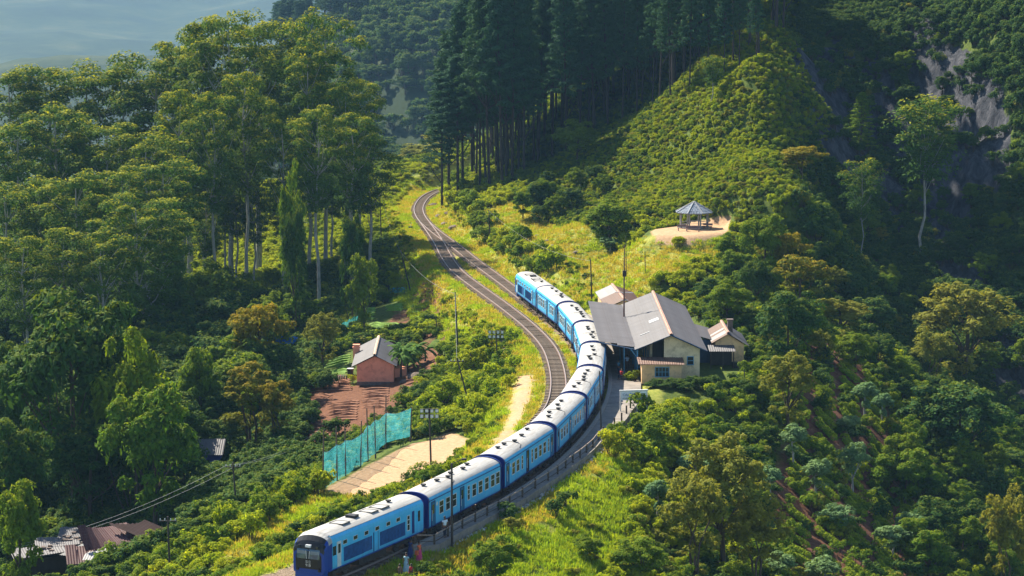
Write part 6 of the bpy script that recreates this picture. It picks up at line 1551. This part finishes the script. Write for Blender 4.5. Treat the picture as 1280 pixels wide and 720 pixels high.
# candidate points over the near ground
NC = 62000
cx = rng.uniform(-105, 110, NC); cy = rng.uniform(185, 560, NC)
vis_ = np.abs(cx / cy * F) < 760; cx, cy = cx[vis_], cy[vis_]
keep = np.ones(len(cx), bool)
td = track_d(cx, cy); keep &= td > 4.6
BEDS = wpoly([(398, 445), (441, 440), (441, 474), (398, 476)], -6.5), wpoly([(446, 383), (520, 366), (550, 380), (550, 414), (460, 416)], -5.6)
EXC = [wpoly([(10, 645), (120, 640), (245, 648), (215, 712), (10, 716)], -8.4), wpoly([(765, 500), (815, 500), (812, 545), (765, 545)], 0), SAND, FIELD, TERR, HOUSE, PATH, SOIL, wpoly([(524, 428), (560, 428), (560, 450), (524, 450)], -5)] + list(BEDS) + [[(8, 262), (22, 276), (27.4, 289.5), (27.4, 304), (22.5, 322), (18, 341), (10, 341), (8, 300)]]
_sw = fbm(cx / 5, cy / 7, 3, 83)
for e in EXC: keep &= (poly_sd(cx, cy, e) < -.4) | ((_sw > .38) if e is SOIL else False)
keep &= ~(in_poly(cx, cy, TEA) & (rng.random(len(cx)) < .9))
dn = fbm(cx / 9, cy / 14, 3, 8)
indry = in_poly(cx, cy, DRY); keep &= ~indry | ((dn > .28) & (rng.random(len(cx)) < .5))
LAWN = wpoly([(560, 690), (620, 668), (690, 632), (745, 590), (770, 580), (790, 625), (760, 690), (700, 735), (560, 735)], -2)
inl = in_poly(cx, cy, LAWN); keep &= ~inl | ((dn > .35) & (rng.random(len(cx)) < .35))
pl_i = np.array([min(_fd[0] if 0 else 99, 99)]) if 0 else None
dfen = np.full(len(cx), 99.)
for a, b in zip(fpts, fpts[1:]):
    t = np.clip(((cx - a.x) * (b.x - a.x) + (cy - a.y) * (b.y - a.y)) / ((b - a).length_squared), 0, 1); dfen = np.minimum(dfen, np.hypot(cx - a.x - t * (b.x - a.x), cy - a.y - t * (b.y - a.y)))
keep &= dfen > 1.2
dnet = np.full(len(cx), 99.)
for a, b in zip(base, base[1:]):
    t = np.clip(((cx - a.x) * (b.x - a.x) + (cy - a.y) * (b.y - a.y)) / ((b - a).length_squared), 0, 1); dnet = np.minimum(dnet, np.hypot(cx - a.x - t * (b.x - a.x), cy - a.y - t * (b.y - a.y)))
keep &= dnet > 1.8
iA = np.array([int(np.argmin(np.hypot(TA[:, 0] - x, TA[:, 1] - y))) if d < 8 else -1 for x, y, d in zip(cx, cy, td)])
sd_ = np.array([0 if i < 0 else (x - TA[i][0]) * nA[i][0] + (y - TA[i][1]) * nA[i][1] for i, x, y in zip(iA, cx, cy)])
keep &= ~((iA >= iP0 - 4) & (iA <= iP1) & (sd_ > 0) & (sd_ < 6.2) & (dfen > 0) & (np.array([0 if i < 0 else sd_[j] < plat_w((i - iP0) / max(1, iP1 - iP0)) + .7 for j, i in enumerate(iA)]).astype(bool)))
# bare rock stays partly bare
ix = np.clip(np.searchsorted(GX, cx), 0, len(GX) - 1); iy = np.clip(np.searchsorted(GY, cy), 0, len(GY) - 1)
rk = m_rock.reshape(XX.shape)[iy, ix]; keep &= (rk < .2) | (rng.random(len(cx)) < .10)
slp = slope.reshape(XX.shape)[iy, ix]
cx, cy, dn = cx[keep], cy[keep], dn[keep]; cz = gza(cx, cy) - .08; px = cx / cy * F + 640; inl = inl[keep]; indry = indry[keep]; td = td[keep]
u = rng.random(len(cx)); n2_ = fbm(cx / 12 + 40, cy / 20, 3, 18)
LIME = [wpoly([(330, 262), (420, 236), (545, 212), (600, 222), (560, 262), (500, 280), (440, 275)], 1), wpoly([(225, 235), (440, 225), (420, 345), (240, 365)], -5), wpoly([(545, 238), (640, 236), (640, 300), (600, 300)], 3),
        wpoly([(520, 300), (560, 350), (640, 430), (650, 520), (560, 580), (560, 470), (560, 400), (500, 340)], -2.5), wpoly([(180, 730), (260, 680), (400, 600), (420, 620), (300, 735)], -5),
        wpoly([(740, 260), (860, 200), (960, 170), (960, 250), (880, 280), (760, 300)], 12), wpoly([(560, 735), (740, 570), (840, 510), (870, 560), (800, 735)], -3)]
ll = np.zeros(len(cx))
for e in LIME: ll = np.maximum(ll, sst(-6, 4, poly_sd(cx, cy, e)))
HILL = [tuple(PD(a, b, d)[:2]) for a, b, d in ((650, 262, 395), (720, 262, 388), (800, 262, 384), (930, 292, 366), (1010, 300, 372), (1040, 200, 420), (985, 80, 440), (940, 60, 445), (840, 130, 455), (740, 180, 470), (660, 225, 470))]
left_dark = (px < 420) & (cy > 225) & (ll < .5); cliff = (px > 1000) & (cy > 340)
pl_ = ll * .85 + n2_ * .35 + .16 - .5 * left_dark - .35 * cliff  # fewer bright plants, so valley and cliff shade is put into plant colour
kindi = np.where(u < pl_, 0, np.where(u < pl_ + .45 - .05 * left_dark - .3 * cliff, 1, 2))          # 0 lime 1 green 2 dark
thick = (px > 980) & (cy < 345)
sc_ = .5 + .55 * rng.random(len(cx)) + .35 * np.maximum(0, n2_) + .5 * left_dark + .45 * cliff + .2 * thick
hill = in_poly(cx, cy, HILL); sc_ = np.where(hill, sc_ * .62, sc_)
sc_ = np.where(inl | indry, sc_ * .55, sc_); sc_ = np.where(td < 8, sc_ * .6, sc_)
u2 = rng.random(len(cx))
P3 = np.c_[cx, cy, cz]
hx, hy = rng.uniform(0, 60, 15000), rng.uniform(360, 475, 15000); kh = in_poly(hx, hy, HILL) & (poly_sd(hx, hy, TERR) < -.5) & ~in_poly(hx, hy, DRY); hx, hy = hx[kh], hy[kh]; H3 = np.c_[hx, hy, gza(hx, hy) - .08]; hu = rng.random(len(hx)); hs = .3 + .42 * rng.random(len(hx))
for q_, kn_ in enumerate(('lime', 'green', 'oliveb', 'spiky')):
    mh = (hu >= q_ / 4) & (hu < (q_ + 1) / 4); scatter('hillside_scrub', ('bright', 'mid green', 'olive', 'spiky pale')[q_] + ' low scrub on the hillside above the pavilion', H3[mh], hs[mh], SH_OBJ[SHRUB[kn_][0].name])
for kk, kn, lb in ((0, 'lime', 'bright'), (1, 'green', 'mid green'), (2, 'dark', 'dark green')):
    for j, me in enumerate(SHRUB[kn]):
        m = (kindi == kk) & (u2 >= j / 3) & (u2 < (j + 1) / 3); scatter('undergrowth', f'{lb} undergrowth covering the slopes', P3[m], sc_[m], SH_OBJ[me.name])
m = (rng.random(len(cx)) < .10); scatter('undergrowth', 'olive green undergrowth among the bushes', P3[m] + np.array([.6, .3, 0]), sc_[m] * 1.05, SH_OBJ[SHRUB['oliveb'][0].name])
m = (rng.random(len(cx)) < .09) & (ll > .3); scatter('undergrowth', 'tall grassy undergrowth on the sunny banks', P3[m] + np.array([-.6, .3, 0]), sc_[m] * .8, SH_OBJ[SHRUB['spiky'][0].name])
print('UNDERGROWTH', len(cx))
fxx = rng.uniform(-190, 160, 11000); fyy = rng.uniform(640, 1330, 11000); kf = ((fbm(fxx / 45, fyy / 80, 3, 61) > -.25) | (rng.random(11000) < .25)) & (fxx < 60); fxx, fyy = fxx[kf], fyy[kf]
scatter('far_woodland', 'woodland covering the hazy hill far behind', np.c_[fxx, fyy, gza(fxx, fyy)], 2.2 + 2.6 * rng.random(len(fxx)), SH_OBJ[SHRUB['dark'][1].name], 'woodland')

# grass
NG = 120000; gx_ = rng.uniform(-45, 40, NG); gy_ = 190 + 340 * rng.random(NG) ** 1.25; tdg = track_d(gx_, gy_)
kg = (tdg > 1.75) & (poly_sd(gx_, gy_, SAND) < -.3) & (poly_sd(gx_, gy_, PATH) < .2) & (poly_sd(gx_, gy_, TERR) < -.3) & (poly_sd(gx_, gy_, HOUSE) < -.4) & (poly_sd(gx_, gy_, EXC[-1]) < -.2)
near_ = in_poly(gx_, gy_, LAWN) | in_poly(gx_, gy_, FIELD) | in_poly(gx_, gy_, DRY) | (tdg < 9)
ig = np.array([int(np.argmin(np.hypot(TA[:, 0] - x, TA[:, 1] - y))) if (d < 8 and k1 and k2) else -1 for x, y, d, k1, k2 in zip(gx_, gy_, tdg, kg, near_)])
pg = np.array([i >= iP0 - 2 and i <= iP1 and 0 < (x - TA[i][0]) * nA[i][0] + (y - TA[i][1]) * nA[i][1] < plat_w((i - iP0) / (iP1 - iP0)) + .3 if i >= 0 else False for i, x, y in zip(ig, gx_, gy_)])
kg &= near_ & ~pg; gx_, gy_ = gx_[kg], gy_[kg]; gz_ = gza(gx_, gy_); gr = fbm(gx_ / 4, gy_ / 6, 3, 44); dry_ = (in_poly(gx_, gy_, FIELD) | in_poly(gx_, gy_, DRY) | (track_d(gx_, gy_) < 6)) 
isd = dry_ & (gr > -.25) & (rng.random(len(gx_)) < .8); G3 = np.c_[gx_, gy_, gz_]
scatter('grass', 'green grass on the lawn and verges', G3[~isd], (.6 + .8 * rng.random((~isd).sum())), tf[0], 'grass'); scatter('grass', 'dry straw coloured grass on the fields', G3[isd], (.6 + .7 * rng.random(isd.sum())), tf[1], 'grass')

ORD = 'first second third fourth fifth sixth seventh eighth ninth tenth eleventh twelfth thirteenth fourteenth fifteenth sixteenth seventeenth eighteenth nineteenth twentieth'.split()
TENS = {2: 'twenty', 3: 'thirty', 4: 'forty', 5: 'fifty', 6: 'sixty', 7: 'seventy', 8: 'eighty', 9: 'ninety'}
def ordw(n):
    if n < 20: return ORD[n]
    t, u = divmod(n + 1, 10); return (TENS[t][:-1] + 'ieth') if u == 0 else TENS[t] + '-' + ORD[u - 1]
def relabel(group, text, key=None, rows_=None):
    obs = [o for o in C.objects if o.get('group') == group and o.parent is None and o.get('category')]
    if rows_:
        for nm, lo, hi in rows_:
            sel = sorted([o for o in obs if lo <= o.location.y < hi], key=lambda o: o.location.x / o.location.y)
            for i, o in enumerate(sel): o['label'] = f'{ordw(i)} from the left in the {nm} of {text}'
    else:
        for i, o in enumerate(sorted(obs, key=key or (lambda o: o.location.x / o.location.y))): o['label'] = f'{ordw(i)} {text}'
relabel(GE, 'tall golden topped eucalyptus', rows_=(('front row', 0, 373), ('middle row', 373, 425), ('back row', 425, 999)))
relabel('bare trunked eucalyptus in front of the lit bank', 'bare trunked eucalyptus from the left before the lit bank')
relabel('edge pines of the plantation', 'edge pine from the left with drooping lit boughs')
relabel('pale trees beyond the bend', 'pale green tree from the left beyond the bend')
relabel('hedge shrubs right of the running line', 'hedge shrub beside the running line, counted from the bend')
relabel('shrubs between train and sand pitch', 'bright shrub from the left between train and sand pitch')
relabel('shrubs on the rim of the dry field', 'leafy shrub from the left on the dry field rim')
relabel('shrubs on the bank above the sand pitch', 'bank shrub above the sand pitch, counted from the left')
relabel('shrubs right of the platform fence', 'shrub from the left beyond the platform fence')
relabel('low trees on the slope left of the track', 'low bushy tree from the left between forest and track')
relabel('dark bushes before the station gable', 'low dark bush from the left before the station gable')
relabel('bush trees below the pines', 'bush tree from the left below the pines')
relabel('trees in the lower right thicket', 'thicket tree from the left in the shade below the cliff')
relabel('trees right of the station', 'leafy tree from the left on the slope right of the station')
relabel('bushes clinging to the cliff', 'bush from the left clinging to the shaded cliff')
relabel('front row pines of the ridge plantation', 'pine from the left in the front row of the ridge plantation')
relabel('shrubs on the lower lawn', 'low shrub from the left on the lower lawn')
relabel('trees on the far slope', 'round tree from the left on the hazy far slope')
relabel('pines on the far hill', 'dark pine from the left on the hazy far hill')
# ------------------------------------------------------------------ soil furrows and green beds
M_soil = simple('red_soil', (.22, .095, .05), .95, .35, 1.5, bump=.4); M_bed = LM['tea']
def rows(name, label, poly_px, z, ddir, n, mat, w_=.42, h=.26, gap=.1):
    """ridges as long low mounds in px-space quad (4 corners: tl,tr,br,bl); n rows from top to bottom"""
    c = [hit(*q) for q in poly_px]; r_ = empty(name, c[3]); tag(r_, label, 'garden bed')
    for i in range(n):
        t = (i + .5) / n; a = c[0].lerp(c[3], t); b = c[1].lerp(c[2], t); K = max(2, int((b - a).length / 1.0)); vs = []; d = (b - a).normalized(); s_ = Vector((-d.y, d.x, 0))
        for k_ in range(K + 1):
            p = a.lerp(b, k_ / K); p.z = gz(p.x, p.y); off = .08 * math.sin(k_ * 1.7 + i); hh = h * (.7 + .5 * rnd.random()); e_ = .35 if k_ in (0, K) else 1
            for sy, hz in ((-w_, -.15), (-w_ * .5, hh * e_), (w_ * .5, hh * e_), (w_, -.15)): q = p + s_ * (sy + off); vs.append((q.x, q.y, q.z + hz))
        fs = [(k_ * 4 + j, k_ * 4 + j + 1, k_ * 4 + 5 + j, k_ * 4 + 4 + j) for k_ in range(K) for j in range(3)] + [(0, 1, 2, 3), (K * 4 + 3, K * 4 + 2, K * 4 + 1, K * 4)]
        addw(MB().add(vs, fs), 'furrow_ridge', mat, r_)
    return r_
rows('garden_bed', 'furrowed red soil bed in front of the pink house', [(453, 486), (487, 484), (483, 512), (452, 514)], 0, 0, 9, M_soil)
rows('garden_bed', 'furrowed red soil bed left of the pink house below the green beds', [(386, 477), (437, 475), (440, 490), (386, 494)], 0, 0, 6, M_soil)
rows('garden_bed', 'widest furrowed soil terrace in the middle of the red slope', [(408, 504), (448, 502), (446, 528), (412, 530)], 0, 0, 8, M_soil)
rows('garden_bed', 'furrowed soil strip at the left edge of the red slope', [(384, 496), (416, 494), (404, 502), (386, 506)], 0, 0, 4, M_soil)
rows('garden_bed', 'lowest furrowed soil bed beside the net fence', [(378, 534), (404, 532), (418, 556), (392, 560)], 0, 0, 8, M_soil)
rows('garden_bed', 'furrowed soil bed on the slope right of the banana plants', [(530, 434), (556, 432), (552, 446), (528, 448)], 0, 0, 5, M_soil)
rows('garden_bed', 'red soil bed right of the pink house', [(505, 470), (535, 466), (524, 488), (500, 492)], 0, 0, 6, M_soil)
M_lb = simple('young_crop_green', (.14, .26, .02), .8, .35, 5, bump=.5)
for pts4, n, lb in (([(402, 452), (438, 444), (437, 454), (401, 464)], 4, 'bright green vegetable bed left of the pink house roof'), ([(399, 466), (436, 458), (434, 468), (398, 474)], 3, 'bright green bed nearest the pink house corner'),
                    ([(450, 388), (468, 387), (468, 401), (450, 402)], 5, 'dull green bed at the left of the upper garden'), ([(464, 404), (500, 405), (498, 412), (464, 413)], 3, 'long green bed in the middle garden'),
                    ([(486, 371), (507, 370), (508, 375), (486, 376)], 2, 'small green bed at the top of the garden'), ([(484, 382), (504, 382), (504, 390), (484, 391)], 3, 'square green bed in the upper garden'),
                    ([(510, 382), (520, 381), (540, 408), (526, 409)], 6, 'left one of the two slanting bright beds'), ([(523, 381), (530, 381), (547, 406), (543, 409)], 6, 'right one of the two slanting bright beds')):
    rows('garden_bed', lb, pts4, 0, 0, n, M_lb, .5, .3)
# turquoise garden nets
for (pts4, lb) in (([(486, 368), (508, 366), (507, 360), (488, 361)], 'turquoise netting at the top of the garden'), ([(488, 424), (528, 422), (527, 414), (487, 416)], 'turquoise netting behind the pink house ridge'),
                   ([(424, 426), (448, 412), (448, 402), (424, 408)], 'faded blue net fence left of the garden'), ([(449, 388), (466, 384), (466, 378), (449, 380)], 'faded blue net at the upper left of the garden')):
    a, b = hit(*pts4[0]), hit(*pts4[1]); s_ = F / a.y; h = (pts4[0][1] - pts4[3][1]) / s_ * 1.1; r_ = empty('garden_net', a); tag(r_, lb, 'net'); vs = []; K = 10
    for i in range(K + 1):
        p = a.lerp(b, i / K); 
        for j in range(4): vs.append((p.x + .05 * math.sin(i + j), p.y + .15 * math.sin(i * 1.3 + j), p.z + h * j / 3 * (1 - .15 * math.sin(i * 1.9) ** 2)))
    addw(MB().add(vs, [(i * 4 + j, i * 4 + j + 1, i * 4 + 5 + j, i * 4 + 4 + j) for i in range(K) for j in range(3)]), 'netting', M_net, r_)
    for i in (0, 5, 10): p = a.lerp(b, i / 10); addw(MB().tube([p + Vector((0, 0, -.3)), p + Vector((0, 0, h + .15))], .04, 5), 'stake', M_wood, r_)

# boulders on the track side bank and the meadow
for i, (px_, py_, s) in enumerate(((541, 258, .9), (549, 272, .8), (556, 281, .7), (560, 268, .6), (568, 286, .9), (672, 296, .5), (684, 302, .45), (720, 318, .5), (690, 310, .6), (520, 474, .9), (505, 478, .5), (628, 432, .8), (632, 440, .5))):
    b = hit(px_, py_); bm = bmesh.new(); bmesh.ops.create_icosphere(bm, subdivisions=2, radius=s)
    for q in bm.verts: n = .75 + .5 * float(vnoise(q.co.x * 2 + i * 7, q.co.y * 2 + q.co.z * 3, 3)); q.co = Vector((q.co.x * n * 1.2, q.co.y * n, q.co.z * n * .7))
    me = bpy.data.meshes.new('boulder'); bm.to_mesh(me); bm.free(); me.materials.append(M_rockm if 'M_rockm' in globals() else simple('M', (.2, .2, .2)))
    o = mobj('boulder', me, None, b, (0, 0, i)); tag(o, ('brown boulder on the cut bank right of the track bend' if i < 5 else 'low stone in the dry meadow' if i < 9 else 'stone in the soil slope' if i < 11 else 'pale stone beside the floodlight mast'), 'rock', 'boulders and stones by the line' if i < 5 else 'stones in the meadow' if i < 9 else 'stones on the soil slope' if i < 11 else 'stones by the mast')
relabel('boulders and stones by the line', 'brown boulder from the left on the cut bank at the bend')
relabel('stones in the meadow', 'low stone from the left in the dry meadow')
relabel('stones on the soil slope', 'stone from the left on the red soil slope')
relabel('stones by the mast', 'pale stone from the left beside the floodlight mast')
# ------------------------------------------------------------------ air
hz = bpy.data.materials.new('haze'); hz.use_nodes = True; t_ = hz.node_tree; t_.nodes.clear()
pvn = t_.nodes.new('ShaderNodeVolumePrincipled'); pvn.inputs['Color'].default_value = (.36, .66, 1, 1); pvn.inputs['Density'].default_value = 0.68e-4; pvn.inputs['Anisotropy'].default_value = .0
oo = t_.nodes.new('ShaderNodeOutputMaterial'); t_.links.new(pvn.outputs[0], oo.inputs['Volume'])
zlo, zhi = float(fz.min()) - 1.5, max(CH, float(fz.max())) + 60
mb = MB(); mb.box(GX[0] - 40, GX[-1] + 40, GY[0] - 40, GY[-1] + 40, zlo, zhi); o = mb.build('haze', hz); tag(o, 'thin blue haze filling the valley air', 'haze', kind='stuff')
print('HAZE', zlo, zhi, 'OBJ', len(bpy.data.objects))
